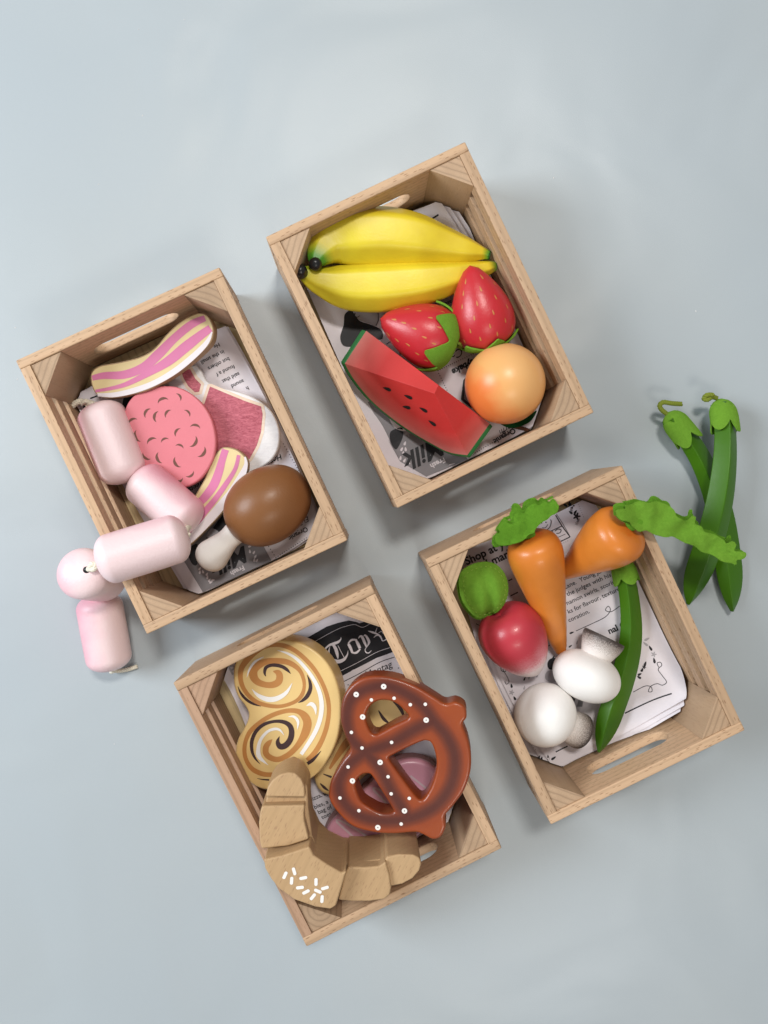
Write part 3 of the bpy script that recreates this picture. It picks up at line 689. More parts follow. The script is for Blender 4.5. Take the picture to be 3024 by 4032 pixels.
# salami
SAL = paint('salami_pink', (.72, .20, .24), .42, .04); BRN = paint('brown_mark', (.17, .07, .05), .5, .05)
ps = Plane('R1', 775, 850, 3.0, -.03, 0)
t = thing('salami_disc', ps.o-Vector((0, 0, 1)), 'round pink salami disc dotted with brown crescents', 'toy salami')
b = MB(); lp = smooth_loop(ps, 'R1', [(740, 609), (820, 620), (900, 670), (960, 750), (988, 850), (980, 950), (930, 1040), (870, 1085), (820, 1095), (750, 1060), (660, 1010), (600, 930), (560, 840), (548, 740), (580, 670), (650, 620)])
plank(b, ps, [lp], 1.0, .14, 5); b.build('disc', SAL, t)
d = MB(); d.recalc = False
for x, y, a, s in ((732, 677, 20, 40), (812, 661, -60, 30), (656, 737, 60, 38), (699, 756, 80, 40), (755, 740, 55, 34), (853, 738, -50, 30), (586, 776, 30, 36), (890, 803, -10, 36), (801, 830, 60, 34), (608, 852, 110, 44), (677, 870, 30, 38), (741, 868, 25, 30), (815, 898, -20, 30), (884, 880, 240, 44), (924, 930, 235, 44), (713, 957, 110, 42), (799, 979, 120, 42), (652, 950, 140, 36), (803, 1064, 190, 44), (866, 1036, 215, 34)):
    p = ps.uv('R1', x, y); r = s*.0139*.66; l = []
    for k in range(13): g = math.radians(a+10+160*k/12); l.append(p+Vector((math.cos(g), math.sin(g)))*r-Vector((math.cos(math.radians(a+90)), math.sin(math.radians(a+90))))*r*.5)
    for k in range(1, 12): g = math.radians(a+170-160*k/12); tt_ = Vector((math.cos(g), math.sin(g)*1)); q = l[12-k]; mid = p-Vector((math.cos(math.radians(a+90)), math.sin(math.radians(a+90))))*r*.5; l.append(mid+(q-mid)*(1-.5*math.sin(math.pi*k/12)))
    decal(d, ps, l, .012, 0)
d.build('crescent_marks', BRN, t)
# sausages
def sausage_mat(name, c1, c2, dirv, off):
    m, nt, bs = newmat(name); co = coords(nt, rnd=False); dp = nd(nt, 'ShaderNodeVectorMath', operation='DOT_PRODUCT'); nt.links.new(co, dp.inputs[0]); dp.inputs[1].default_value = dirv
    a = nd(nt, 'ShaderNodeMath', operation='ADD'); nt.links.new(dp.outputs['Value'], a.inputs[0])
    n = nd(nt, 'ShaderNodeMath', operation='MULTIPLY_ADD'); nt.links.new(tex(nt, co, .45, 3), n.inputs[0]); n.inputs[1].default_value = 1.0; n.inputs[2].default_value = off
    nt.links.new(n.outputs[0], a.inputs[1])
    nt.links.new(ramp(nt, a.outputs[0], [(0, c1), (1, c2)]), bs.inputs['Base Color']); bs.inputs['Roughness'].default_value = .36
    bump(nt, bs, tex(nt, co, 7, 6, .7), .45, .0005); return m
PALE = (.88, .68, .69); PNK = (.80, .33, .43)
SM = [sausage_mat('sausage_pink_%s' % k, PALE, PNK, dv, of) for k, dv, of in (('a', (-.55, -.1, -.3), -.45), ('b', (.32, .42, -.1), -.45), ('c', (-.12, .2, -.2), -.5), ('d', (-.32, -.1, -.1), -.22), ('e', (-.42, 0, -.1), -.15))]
t = thing('sausage_string', at('R1', 480, 1600, 0), 'string of five pink sausages draped over the crate side', 'toy sausages')
def sausage(c, ax, ln, r, m, fl=.5):
    ax = Vector(ax).normalized(); b = MB(); a = .92; pr = [(0, .001), (0.0, .14)]
    for k in range(1, 13):
        g = math.pi/2*k/12; pr.append((a*(1-math.cos(g)), (r-a*1.0)*min(1, .35+.65*math.sin(g)) + a*math.sin(g)))
    for k in range(1, 8): pr.append((a+(ln-2*a)*k/8, r*(1+.008*math.sin(math.pi*k/8))))
    pr2 = [(ln-x, rr) for x, rr in pr[::-1] if x <= a+1e-6]
    lathe(b, c-ax*ln/2, ax, pr+pr2, 56)
    b.v = [p-c for p in b.v]; b.build('sausage', m, t, matrix=Matrix.Translation((c-t.location/SC)*SC)); return c-ax*ln/2, c+ax*ln/2
e1 = sausage(at('R1', 490, 882, 2.95), (.36, -.93, .02), 5.5, 1.56, SM[0])
e2 = sausage(at('R1', 745, 1160, 3.2), (.76, -.64, .12), 5.2, 1.52, SM[1])
e3 = sausage(at('R1', 638, 1392, 6.9), (-.955, -.30, .20), 5.6, 1.52, SM[2])
e4 = sausage(at('R1', 398, 1520, 4.35), (.06, -.18, -1.0), 4.9, 1.6, SM[3])
s5a, s5b = at('F', 392, 2375, 1.9), at('F', 431, 2590, 1.55); e5 = sausage((s5a+s5b)/2+Vector((-.02, -.1, 0)), s5b-s5a, 5.3, 1.5, SM[4])
def cordp(pts, r):
    b_ = MB(); rope(b_, pts, r); b_.build('cord', CORD, t)
cordp([at('R1', 298, 705, 1.7), at('R1', 330, 685, 1.9), at('R1', 370, 690, 2.2), at('R1', 405, 700, 2.9), e1[0]+Vector((.15, -.4, 0))], .19)
cordp([at('R1', 345, 695, 2.3), at('R1', 365, 682, 2.6), at('R1', 390, 700, 2.4), at('R1', 370, 708, 2.2)], .14)
cordp([e1[1]+Vector((0, .3, 0)), at('R1', 575, 1062, 3.1), at('R1', 600, 1080, 3.2), e2[0]], .15)
cordp([e2[1]-Vector((.3, 0, 0)), at('R1', 850, 1295, 4.8), at('R1', 845, 1320, 5.8), e3[0]], .15)
cordp([e3[1]+Vector((.3, 0, 0)), at('R1', 415, 1465, 7.2), at('R1', 395, 1482, 7.1), at('R1', 372, 1490, 6.5)], .17)
cordp([at('R1', 385, 1480, 7.1), at('R1', 395, 1462, 7.35), at('R1', 410, 1478, 7.3), at('R1', 395, 1492, 7.1), at('R1', 380, 1478, 7.0)], .14)
cordp([s5b+(s5b-s5a).normalized()*.5, at('RU', 385, 2098, .8), at('RU', 440, 2105, .35), at('RU', 510, 2092, .25), at('RU', 570, 2072, .2)], .13)
cordp([at('RU', 365, 2095, .5), at('RU', 385, 2085, .7), at('RU', 410, 2100, .6), at('RU', 380, 2112, .35)], .13)

b = MB(); lathe(b, at('R1', 370, 1492, 6.62), (0, 0, 1), [(0, .2), (.16, .2)], 20); b.build('hole', BLACK, t)  # solid black disc; its colour stands in for the shade inside the cord hole
# drumstick
DM = paint('drumstick_brown', (.225, .092, .032), .36, .05, .1); 
c0 = at('R1', 1238, 1182, 3.45); ax = Vector((.80, .58, .06)).normalized()
t = thing('drumstick', c0-Vector((0, 0, 2.5)), 'glossy brown drumstick with a white bone end', 'toy drumstick')
b = MB(); pr = []
for k in range(41):
    g = math.pi*k/40; x = -math.cos(g); r = math.sin(g)**.92*(1+.04*x); pr.append((2.98+2.98*x, 2.47*r*(1-.07*x)+.002))
lathe(b, c0-ax*2.98, ax, pr, 64); b.build('meat', DM, t)
b = MB(); bp = at('R1', 925, 1468, 2.3); be = c0-ax*1.6; bx = (be-bp).normalized()
lathe(b, bp, bx, smooth_prof([(0, .0), (.05, .45), (.35, .92), (.9, 1.12), (1.6, .98), (2.5, .76), (3.3, .78), (4.4, .8)]), 40); b.build('bone', WHITE, t)
# ------------------------------------------------------------------ fruit
BAN = paint_t('banana_yellow', [(0, (.03, .25, .02)), (.07, (.10, .34, .02)), (.15, (.72, .62, .03)), (.5, (.80, .63, .03)), (.88, (.74, .56, .025)), (.945, (.25, .42, .02)), (1, (.03, .25, .03))], .4, .04)
def banana(pts, label, tip):
    P = [at('R2', x, y, z) for x, y, z, r, h in pts]; W_ = catmull([Vector((r, h, 0)) for x, y, z, r, h in pts], 10, False); path = catmull(P, 10, False)
    t = thing('banana', P[3]-Vector((0, 0, 1.8)), label, 'toy banana', 'yellow bananas in the fruit crate')
    base = rpoly([(-1.02, .1), (-.55, .92), (.5, .98), (1.05, .15), (.6, -.95), (-.6, -.95)], .2, 6)
    b = MB(); sweep(b, path, lambda k, tt: [(q.x*W_[k].x, q.y*W_[k].y) for q in base]); b.build('fruit', BAN, t)
    b = MB(); p = at('R2', *tip); dd = (P[0]-P[1]).normalized(); dd = (dd*.4+Vector((0, 0, .9))).normalized()
    lathe(b, p-dd*.45, dd, smooth_prof([(0, .40), (.35, .42), (.55, .37), (.70, .2), (.74, .01)]), 24); b.build('stem_tip', BLACK, t)
    return t
banana([(266, 626, 4.6, .34, .3), (288, 582, 4.3, .85, .65), (342, 530, 3.8, 1.45, 1.1), (445, 500, 3.4, 1.84, 1.6), (600, 494, 3.3, 1.92, 1.75), (750, 511, 3.2, 1.74, 1.65), (880, 537, 3.1, 1.3, 1.35), (1000, 561, 3.2, .84, .95), (1075, 572, 3.3, .42, .55), (1108, 580, 3.4, .28, .35)], 'upper banana nearer the crate handle, curled green stem at left', (268, 622, 4.9))
banana([(190, 645, 4.3, .25, .3), (215, 665, 4.1, .5, .55), (290, 705, 3.6, .92, .9), (420, 735, 3.1, 1.5, 1.35), (600, 736, 2.9, 1.66, 1.55), (780, 718, 2.9, 1.48, 1.5), (930, 690, 3.0, 1.05, 1.2), (1040, 660, 3.1, .68, .8), (1110, 638, 3.2, .42, .5), (1138, 632, 3.2, .28, .3)], 'lower banana touching the two strawberries', (195, 650, 4.9))
STR = paint('strawberry_red', (.54, .022, .032), .33, .05, .15, .35); SEED = paint('gold_seed', (.55, .19, .05), .45, .05)
_bp = catmull([Vector(p) for p in ((0, 0), (.015, .13), (.06, .26), (.16, .47), (.3, .70), (.45, .88), (.58, .98), (.70, 1.0), (.82, .94), (.91, .78), (.97, .5), (1, 0))], 12, False)
BP = []
for k in range(21):
    u_ = k/20; j = max(i for i in range(len(_bp)) if _bp[i].x <= u_+1e-6); j = min(j, len(_bp)-2); BP.append(_bp[j].y+(_bp[j+1].y-_bp[j].y)*min(max((u_-_bp[j].x)/max(_bp[j+1].x-_bp[j].x, 1e-6), 0), 1))
def berry_r(x, L_, R): # axial from tip (0) to base (L)
    u = min(max(x/L_, 0), 1); k = u*20; i = min(int(k), 19); return R*(BP[i]+(BP[i+1]-BP[i])*(k-i))
def strawberry(tip, base, R, label, roll, seed0, cn=.18, cp=.30):
    L_ = (base-tip).length; ax = (base-tip).normalized(); mid = tip+ax*L_*.58
    t = thing('strawberry', mid-Vector((0, 0, R)), label, 'toy strawberry', 'red strawberries in the fruit crate')
    xs = [L_*k/40 for k in range(41)]
    b = MB(); a, s, u = lathe(b, tip, ax, [(x, berry_r(x, L_, R)+.002) for x in xs if 0 <= x <= L_], 64)
    def surf(x, g, off=0):
        r = berry_r(x, L_, R); r2 = berry_r(x+.02, L_, R); nrm = (s*math.cos(g)+u*math.sin(g))-a*((r2-r)/.02); nrm.normalize()
        return tip+a*x+(s*math.cos(g)+u*math.sin(g))*r+nrm*off, nrm
    for row, x in enumerate((.75, 1.35, 2.05, 2.8, 3.5, 4.1)):
        x = x*L_/5.2; n_ = max(5, int(berry_r(x, L_, R)*2*math.pi/1.15))
        for k in range(n_):
            g = 2*math.pi*(k+.5*(row % 2))/n_+seed0+random.uniform(-.06, .06); r = berry_r(x, L_, R); pts = []
            for q in range(10):
                h = 2*math.pi*q/10; dx = math.cos(h)*.165; dw = math.sin(h)*.052*(1+.5*math.cos(h))
                pts.append(surf(x+dx, g+dw/max(r, .3), .012)[0])
            c_, nn = surf(x, g, .03); base_i = pts+[c_]
            b.add(base_i, [[10, i, (i+1) % 10] for i in range(10)], 1, True)
    b.build('berry', [STR, SEED], t)
    # felt calyx: star wrapped over the blunt end
    f = MB(); NA, NR = 96, 14; vv = []; ff = []
    for lay, off in ((0, .05), (1, .17)):
        for j in range(NR+1):
            for i in range(NA):
                g = 2*math.pi*i/NA; w_ = ((i/NA*6+roll) % 1); pt = 1-abs(w_-.5)*2; smax = cn+cp*pt**1.1
                sx_l = smax*j/NR; x = L_*(1-.86*sx_l); x = min(x, L_*.997); fl_ = .10*(j/NR)**2*pt
                vv.append(surf(x, g, off+fl_)[0])
    for lay in (0, 1):
        b0 = lay*(NR+1)*NA
        for j in range(NR):
            for i in range(NA):
                i2 = (i+1) % NA; q = [b0+j*NA+i, b0+j*NA+i2, b0+(j+1)*NA+i2, b0+(j+1)*NA+i]; ff.append(q if lay else q[::-1])
    for i in range(NA): i2 = (i+1) % NA; ff.append([NR*NA+i, NR*NA+i2, (NR+1)*NA+NR*NA+i2, (NR+1)*NA+NR*NA+i])
    f.add(vv, ff, 0, True); f.build('leafy_cap', FELT, t, sharp=50)
    r_ = MB(); e = tip+a*(L_+.12); q = s*.0+u*.75+a*.02
    rope(r_, [e-u*.1, e+u*.3+a*.12, e+u*.75+a*.1, e+u*.95-a*.05, e+u*.6+a*.25, e+u*.1+a*.2], .12); r_.build('cord_loop', OLIVE, t)
    return t
strawberry(at('R2', 582, 884, 3.5), at('R2', 938, 1012, 2.7), 2.08, 'strawberry lying sideways with leafy cap to the right', .35, .3)
strawberry(at('R2', 1012, 628, 4.6), at('R2', 1105, 1025, 2.7), 2.1, 'strawberry pointing up beside the slatted wall above peach', .1, 1.1, .07, .13)
# peach
m, nt, bs = newmat('peach_paint'); co = coords(nt, rnd=False)
dp = nd(nt, 'ShaderNodeVectorMath', operation='DOT_PRODUCT'); nt.links.new(co, dp.inputs[0]); dp.inputs[1].default_value = (-.16, -.12, .0)
a_ = nd(nt, 'ShaderNodeMath', operation='MULTIPLY_ADD'); nt.links.new(tex(nt, co, .55, 3), a_.inputs[0]); a_.inputs[1].default_value = .35; nt.links.new(dp.outputs['Value'], a_.inputs[2])
nt.links.new(ramp(nt, a_.outputs[0], [(.0, (.80, .44, .17)), (.28, (.80, .40, .14)), (.58, (.78, .20, .045))]), bs.inputs['Base Color'])
bs.inputs['Roughness'].default_value = .36; bump(nt, bs, tex(nt, co, 4, 4), .12, .0003); PEACH = m
pcn = at('R2', 1181, 1198, 3.62); t = thing('peach', pcn-Vector((0, 0, 2.6)), 'round orange peach in the crate corner', 'toy peach')
b = MB(); R = 2.62
lathe(b, Vector((0, 0, -R)), (0, 0, 1), [(R-R*math.cos(math.pi*k/40), R*math.sin(math.pi*k/40)+.002) for k in range(41)], 64); b.build('fruit', PEACH, t, matrix=Matrix.Translation((pcn-t.location/SC)*SC))
DG = felt('deep_green_felt', (.008, .07, .02), (.015, .12, .03)); BST = plain('brown_stem', (.10, .04, .02), .8)
pl_ = Plane('R2', 1250, 1385, 1.45, .05, -.1); b = MB(); plank(b, pl_, [smooth_loop(pl_, 'R2', [(1150, 1375), (1200, 1350), (1260, 1330), (1310, 1335), (1335, 1325), (1310, 1370), (1270, 1395), (1220, 1408), (1180, 1400)])], .12, .04, 2); b.build('leaf', DG, t)
b = MB(); rope(b, [at('R2', 1225, 1402, 1.3), at('R2', 1265, 1412, 1.3), at('R2', 1295, 1420, 1.25)], .12, .4); b.build('stem', BST, t)
# watermelon
WM = paint_t('melon_flesh', [(0, (.58, .032, .03)), (.62, (.54, .034, .032)), (.86, (.56, .09, .08)), (1, (.60, .19, .17))], .42, .05); RIND = paint('melon_rind', (.03, .19, .055), .38, .08); RIND2 = RIND
t = thing('watermelon_slice', at('R2', 760, 1300, 1), 'red watermelon wedge with green rind and black seeds', 'toy watermelon')
Pf, Pb = at('R2', 842, 1243, 5.5), at('R2', 862, 1203, 5.35); Af, Bf, Ab, Bb = at('R2', 412, 1100, 3.3), at('R2', 1000, 1540, 3.3), at('R2', 515, 942, 3.1), at('R2', 1108, 1388, 3.1)
nf = (Af-Pf).cross(Bf-Pf).normalized()
def onfront(x, y):
    d = ray('R2', x, y); c = Vector((0, 0, CAM_H)); return c+d*((Pf-c).dot(nf)/d.dot(nf))
front = resample(catmull([Af]+[onfront(x, y) for x, y in ((455, 1175), (530, 1268), (620, 1348), (720, 1420), (820, 1480), (910, 1525))]+[Bf], 8, False), .3, False)
nfr = len(front); back = []
ab = (Bb-Ab)
for i, p in enumerate(front):
    u_ = i/(nfr-1); base = Ab.lerp(Bb, u_); bow = (p-Af.lerp(Bf, u_)); back.append(base+Vector((bow.x*.1, bow.y*.1, -2.0*math.sin(math.pi*u_)*.95)))
NR = 16; b = MB()
def fan(P_, arc, flip):
    vv = [P_.lerp(q, r/NR) for r in range(NR+1) for q in arc]; n_ = len(arc); ff = []
    for r in range(NR):
        for i in range(n_-1):
            q = [r*n_+i, r*n_+i+1, (r+1)*n_+i+1, (r+1)*n_+i]; ff.append(q[::-1] if flip else q)
    return vv, ff, [r/NR for r in range(NR+1) for _ in arc]
for P_, arc, fl in ((Pf, front, False), (Pb, back, True)):
    v, f, tt = fan(P_, arc, fl); b.add(v, f, 0, False, {'t': tt})
for e in (0, -1):
    vv = []; tt = []
    for r in range(NR+1):
        for w_ in (0, 1): vv.append((Pf if w_ == 0 else Pb).lerp((front if w_ == 0 else back)[e], r/NR)); tt.append(r/NR)
    b.add(vv, [[2*r, 2*r+1, 2*r+3, 2*r+2] for r in range(NR)], 0, False, {'t': tt})
bmw = b
o = b.build('flesh', WM, t)
bm = bmesh.new(); bm.from_mesh(o.data); bmesh.ops.remove_doubles(bm, verts=bm.verts, dist=.00002); bmesh.ops.recalc_face_normals(bm, faces=bm.faces); bm.to_mesh(o.data); bm.free()
o.data.polygons.foreach_set('use_smooth', [True]*len(o.data.polygons)); o.data.set_sharp_from_angle(angle=math.radians(30))
bv = o.modifiers.new('edge', 'BEVEL'); bv.width = .0006; bv.segments = 3; bv.limit_method = 'ANGLE'; bv.angle_limit = math.radians(35); bv.harden_normals = True
b = MB(); cen = (Af+Bf+Ab+Bb)/4+Vector((0, 0, 2.5)); vv = []
ax_b = (Pf+Pb)/2
def outw(p, i): 
    u_ = i/(nfr-1); d = (p-(Pf+Pb)/2); along = (Bf-Af).normalized(); tdir = (Pb-Pf).normalized()
    d = d-tdir*d.dot(tdir)*1.0; return d.normalized()
sec_n = 4
for i in range(nfr):
    pf, pb_ = front[i], back[i]; of, ob = outw(pf, i)*.36, outw(pb_, i)*.36; wd = (pf-pb_).normalized()*.01
    vv += [pf+wd, pf+of+wd, pb_+ob-wd, pb_-wd]
ff = [[4*i+k, 4*i+(k+1) % 4, 4*(i+1)+(k+1) % 4, 4*(i+1)+k] for i in range(nfr-1) for k in range(4)]+[[0, 1, 2, 3], [4*(nfr-1)+k for k in (3, 2, 1, 0)]]
b.add(vv, ff, 0, True); o = b.build('rind', RIND, t, sharp=35)
bv = o.modifiers.new('edge', 'BEVEL'); bv.width = .0008; bv.segments = 3; bv.limit_method = 'ANGLE'; bv.angle_limit = math.radians(35)
if nf.z < 0: nf = -nf
b = MB(); b.recalc = False
fu = (Bf-Af).normalized(); fv = nf.cross(fu)
for x, y, a in ((615, 1221, -10), (717, 1259, -15), (709, 1309, 0), (790, 1321, -25), (832, 1385, -35)):
    c_ = onfront(x, y); a = math.radians(a+35); l = []
    for k in range(16):
        g = 2*math.pi*k/16; px_, py_ = math.cos(g)*.30, math.sin(g)*.13*(1+.5*math.cos(g)); l.append(c_+fu*(px_*math.cos(a)-py_*math.sin(a))+fv*(px_*math.sin(a)+py_*math.cos(a))+nf*.02)
    b.add(l, [list(range(16))], 0, False)
b.build('seeds', BLACK, t)
# ------------------------------------------------------------------ bakery
def strokes(mb, pl, zone, lst, h):
    sc_ = Z[zone][2]/52.0
    for k, (pts, ws, mi) in enumerate(lst):
        L_, R_ = ribbon2([pl.uv(zone, *p) for p in pts], [w_*sc_ for w_ in ws]); strip(mb, lambda q: pl.p(q.x, q.y, h+.0015*k), L_, R_, mi)
BUN = paint('bun_cream', (.76, .53, .22), .31, .05, 0, .2, 5); CARA = paint('caramel', (.50, .215, .055), .5, .1, fine=16); DBR = paint('dark_stroke', (.055, .028, .028), .5, .05); WST = paint('white_stroke', (.82, .78, .74), .45, .01)
# lower swirl bun (mostly hidden)
pq = Plane('R3', 900, 880, 2.3, .0, .0)
t = thing('cinnamon_swirl', pq.o-Vector((0, 0, 1.5)), 'cream swirl bun mostly hidden under the pretzel', 'toy bun', 'cream and caramel swirl buns in the bakery crate')
b = MB(); plank(b, pq, [smooth_loop(pq, 'R3', [(1000, 560), (1110, 600), (1170, 690), (1150, 800), (1080, 860), (1040, 940), (960, 1000), (860, 1080), (790, 1092), (735, 1060), (715, 980), (760, 850), (820, 700), (900, 600)])], 1.5, .3, 5); b.build('bun', BUN, t)
d = MB(); d.recalc = False
strokes(d, pq, 'R3', [([(1025, 680), (1050, 720), (1080, 745)], [4, 14, 4], 1), ([(1090, 630), (1130, 670), (1150, 720)], [4, 16, 4], 1), ([(745, 1030), (765, 1050), (785, 1065)], [4, 12, 4], 1), ([(760, 985), (800, 1000)], [4, 10], 1), ([(960, 640), (940, 750), (860, 850), (790, 960)], [10, 30, 30, 10], 0)], .012)
d.build('painted_swirls', [CARA, DBR], t)
# main swirl
pw = Plane('R3', 590, 690, 3.9, .17, .03)
t = thing('cinnamon_swirl', pw.o-Vector((0, 0, 2)), 'large cream bun painted with two caramel swirls', 'toy bun', 'cream and caramel swirl buns in the bakery crate')
b = MB(); plank(b, pw, [smooth_loop(pw, 'RS', [(60, 640), (85, 520), (160, 400), (300, 300), (480, 235), (680, 222), (870, 250), (1050, 330), (1220, 470), (1340, 650), (1415, 860), (1440, 1080), (1430, 1320), (1380, 1540), (1290, 1740), (1170, 1910), (1000, 2040), (800, 2120), (600, 2150), (430, 2140), (280, 2060), (170, 1930), (100, 1780), (85, 1640), (120, 1490), (190, 1370), (245, 1250), (250, 1160), (205, 1070), (120, 960), (70, 820)], .12)], 1.9, .16, 6)
b.build('bun', BUN, t)
d = MB(); d.recalc = False
strokes(d, pw, 'RS', [
 ([(1010, 1770), (1110, 1660), (1200, 1500), (1260, 1320), (1285, 1130), (1265, 960), (1205, 790), (1110, 620), (990, 480), (860, 370), (740, 310), (620, 288), (480, 300), (360, 370), (250, 470), (170, 580), (152, 700), (180, 820), (250, 930), (360, 1020), (500, 1065), (640, 1078), (760, 1055), (870, 1005), (940, 930), (968, 830), (960, 730), (920, 630), (850, 560), (750, 510), (640, 495), (500, 500), (390, 545), (325, 610), (320, 690), (370, 760), (470, 800), (570, 800), (640, 760), (655, 690), (630, 645), (572, 628)],
  [56, 56, 52, 50, 46, 48, 46, 48, 50, 50, 52, 48, 58, 60, 66, 62, 56, 52, 50, 50, 46, 42, 40, 40, 44, 36, 40, 46, 56, 62, 64, 66, 84, 92, 96, 78, 66, 72, 78, 76, 66, 8], 0),
 ([(560, 1950), (450, 1945), (320, 1890), (240, 1790), (205, 1670), (215, 1540), (270, 1410), (370, 1310), (500, 1220), (640, 1160), (780, 1130), (900, 1145), (980, 1210), (1010, 1300), (980, 1420), (920, 1530), (850, 1620), (760, 1700), (640, 1755), (540, 1735), (480, 1680), (480, 1600), (520, 1540), (560, 1500)],
  [50, 56, 56, 50, 48, 46, 50, 50, 50, 50, 50, 60, 90, 94, 90, 70, 60, 60, 60, 66, 70, 66, 50, 4], 0),
 ([(475, 692), (462, 640), (480, 580), (540, 552), (610, 550), (690, 570), (750, 610), (797, 660)], [8, 32, 38, 36, 40, 40, 34, 3], 1),
 ([(1005, 672), (1040, 760), (1048, 850), (1010, 940), (950, 1000), (890, 1030)], [3, 32, 42, 44, 30, 3], 1),
 ([(118, 818), (160, 910), (230, 990), (320, 1045), (418, 1076)], [3, 26, 32, 26, 3], 1),
 ([(408, 1818), (340, 1740), (300, 1640), (300, 1520), (350, 1400), (450, 1310), (580, 1270), (700, 1275), (780, 1320), (808, 1400), (790, 1500), (730, 1575), (660, 1590), (630, 1530), (652, 1460)], [3, 24, 36, 42, 40, 38, 34, 44, 56, 62, 64, 66, 64, 44, 3], 1),
 ([(365, 1998), (440, 2012), (520, 2018)], [3, 14, 20], 1), ([(1185, 1645), (1130, 1710), (1070, 1770), (1010, 1810)], [3, 22, 36, 36], 1),
 ([(622, 357), (760, 400), (880, 475), (990, 590), (1090, 730), (1160, 880), (1192, 1040), (1180, 1200), (1130, 1360), (1050, 1510), (930, 1690)], [3, 26, 34, 38, 42, 46, 50, 50, 48, 46, 40], 2),
 ([(235, 705), (270, 600), (340, 505), (455, 440)], [3, 22, 26, 3], 2), ([(300, 855), (380, 935), (500, 985), (620, 975), (740, 900), (818, 775)], [3, 40, 56, 54, 38, 3], 2),
 ([(998, 1070), (1060, 1045), (1105, 1090), (1122, 1185)], [3, 44, 40, 3], 2), ([(765, 1208), (840, 1208), (890, 1270), (882, 1372)], [3, 28, 32, 3], 2),
 ([(712, 1445), (660, 1380), (590, 1365), (500, 1400), (420, 1490), (385, 1600), (395, 1720), (510, 1828)], [3, 24, 30, 30, 34, 42, 50, 3], 2)], .012)
d.build('painted_swirls', [CARA, DBR, WST], t)
# iced pastry bar
ICE = paint('pink_icing', (.66, .32, .42), .3, .04, .2); DOUGH = paint('pastry_dough', (.40, .20, .20), .45, .06); ICW = paint('icing_line', (.66, .50, .54), .4)
def stadium(pl, a, c_, r):
    A, B_ = pl.uv('R3', *a), pl.uv('R3', *c_); d_ = (B_-A).normalized(); g0 = math.atan2(d_.y, d_.x)
    return resample([A+Vector((math.cos(g0+math.pi/2+math.pi*k/24), math.sin(g0+math.pi/2+math.pi*k/24)))*r for k in range(25)]+[B_+Vector((math.cos(g0-math.pi/2+math.pi*k/24), math.sin(g0-math.pi/2+math.pi*k/24)))*r for k in range(25)], .15)
pd = Plane('R3', 1080, 1170, 3.3); pd2 = Plane('R3', 1080, 1170, 2.5)
t = thing('iced_pastry', pd.o-Vector((0, 0, 3)), 'pink iced pastry with pale zigzag lines under the pretzel', 'toy pastry')
b = MB(); plank(b, pd, [stadium(pd, (930, 1325), (1185, 1085), 2.35)], .75, .3, 6); b.build('icing', ICE, t)
b = MB(); plank(b, pd2, [stadium(pd2, (935, 1320), (1182, 1088), 2.5)], 1.5, .3, 6); b.build('pastry', DOUGH, t)
d = MB(); d.recalc = False
strokes(d, pd, 'RP', [([(1010, 1400), (900, 1290), (820, 1205), (750, 1135), (765, 1115), (840, 1150), (980, 1260), (1100, 1350)], [20]*8, 0), ([(560, 1680), (470, 1590), (390, 1520), (350, 1480), (365, 1462), (450, 1500), (640, 1615), (760, 1700)], [20]*8, 0), ([(1150, 980), (1225, 1040), (1290, 1090), (1335, 1125)], [18]*4, 0)], .012)
d.build('icing_lines', ICW, t)
# pretzel
pp = Plane('R3', 1140, 900, 7.1, .13, .01)
cl = [[(960, 880), (895, 815), (872, 720), (893, 630), (960, 580), (1060, 562), (1160, 600), (1240, 660), (1290, 730), (1350, 800), (1392, 900), (1380, 1020), (1320, 1120), (1230, 1180), (1120, 1208), (1000, 1205), (905, 1170), (848, 1100), (838, 1020), (880, 945), (960, 880)],
      [(960, 880), (1090, 835), (1200, 770), (1290, 730)], [(960, 880), (1030, 955), (1090, 1070), (1170, 1195)]]
segs = []
for c_ in cl:
    q = catmull([pp.uv('R3', *p) for p in c_], 4, False); segs += list(zip(q[:-1], q[1:]))
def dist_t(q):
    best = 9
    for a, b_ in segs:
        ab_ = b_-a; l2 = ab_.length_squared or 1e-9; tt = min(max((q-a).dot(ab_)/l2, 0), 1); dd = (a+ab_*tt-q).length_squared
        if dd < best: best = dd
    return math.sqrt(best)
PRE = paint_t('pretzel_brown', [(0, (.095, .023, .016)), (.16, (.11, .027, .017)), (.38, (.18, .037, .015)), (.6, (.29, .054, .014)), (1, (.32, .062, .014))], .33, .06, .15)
t = thing('pretzel', pp.o-Vector((0, 0, 1.8)), 'big reddish brown pretzel with white salt dots', 'toy pretzel')
outl = [(785, 1075), (800, 1010), (850, 925), (882, 885), (885, 850), (862, 800), (842, 725), (848, 640), (880, 575), (940, 528), (1010, 515), (1100, 525), (1200, 562), (1290, 615), (1345, 648), (1395, 640), (1440, 665), (1448, 715), (1430, 750), (1455, 820), (1470, 900), (1465, 985), (1435, 1070), (1385, 1140), (1345, 1190), (1348, 1240), (1325, 1290), (1285, 1302), (1240, 1280), (1200, 1268), (1100, 1275), (1000, 1268), (900, 1238), (830, 1175), (792, 1120)]
h1 = [(965, 730), (968, 690), (990, 655), (1030, 634), (1080, 636), (1120, 655), (1150, 685), (1168, 705), (1162, 722), (1100, 752), (1040, 785), (1010, 797), (985, 782)]
h2 = [(1080, 905), (1150, 868), (1230, 832), (1260, 829), (1280, 842), (1298, 890), (1304, 950), (1292, 1010), (1270, 1065), (1240, 1108), (1215, 1105), (1170, 1050), (1115, 975), (1078, 920)]
h3 = [(915, 1050), (920, 1018), (945, 992), (975, 986), (995, 1000), (1040, 1070), (1092, 1155), (1090, 1172), (1040, 1175), (985, 1150), (940, 1115)]
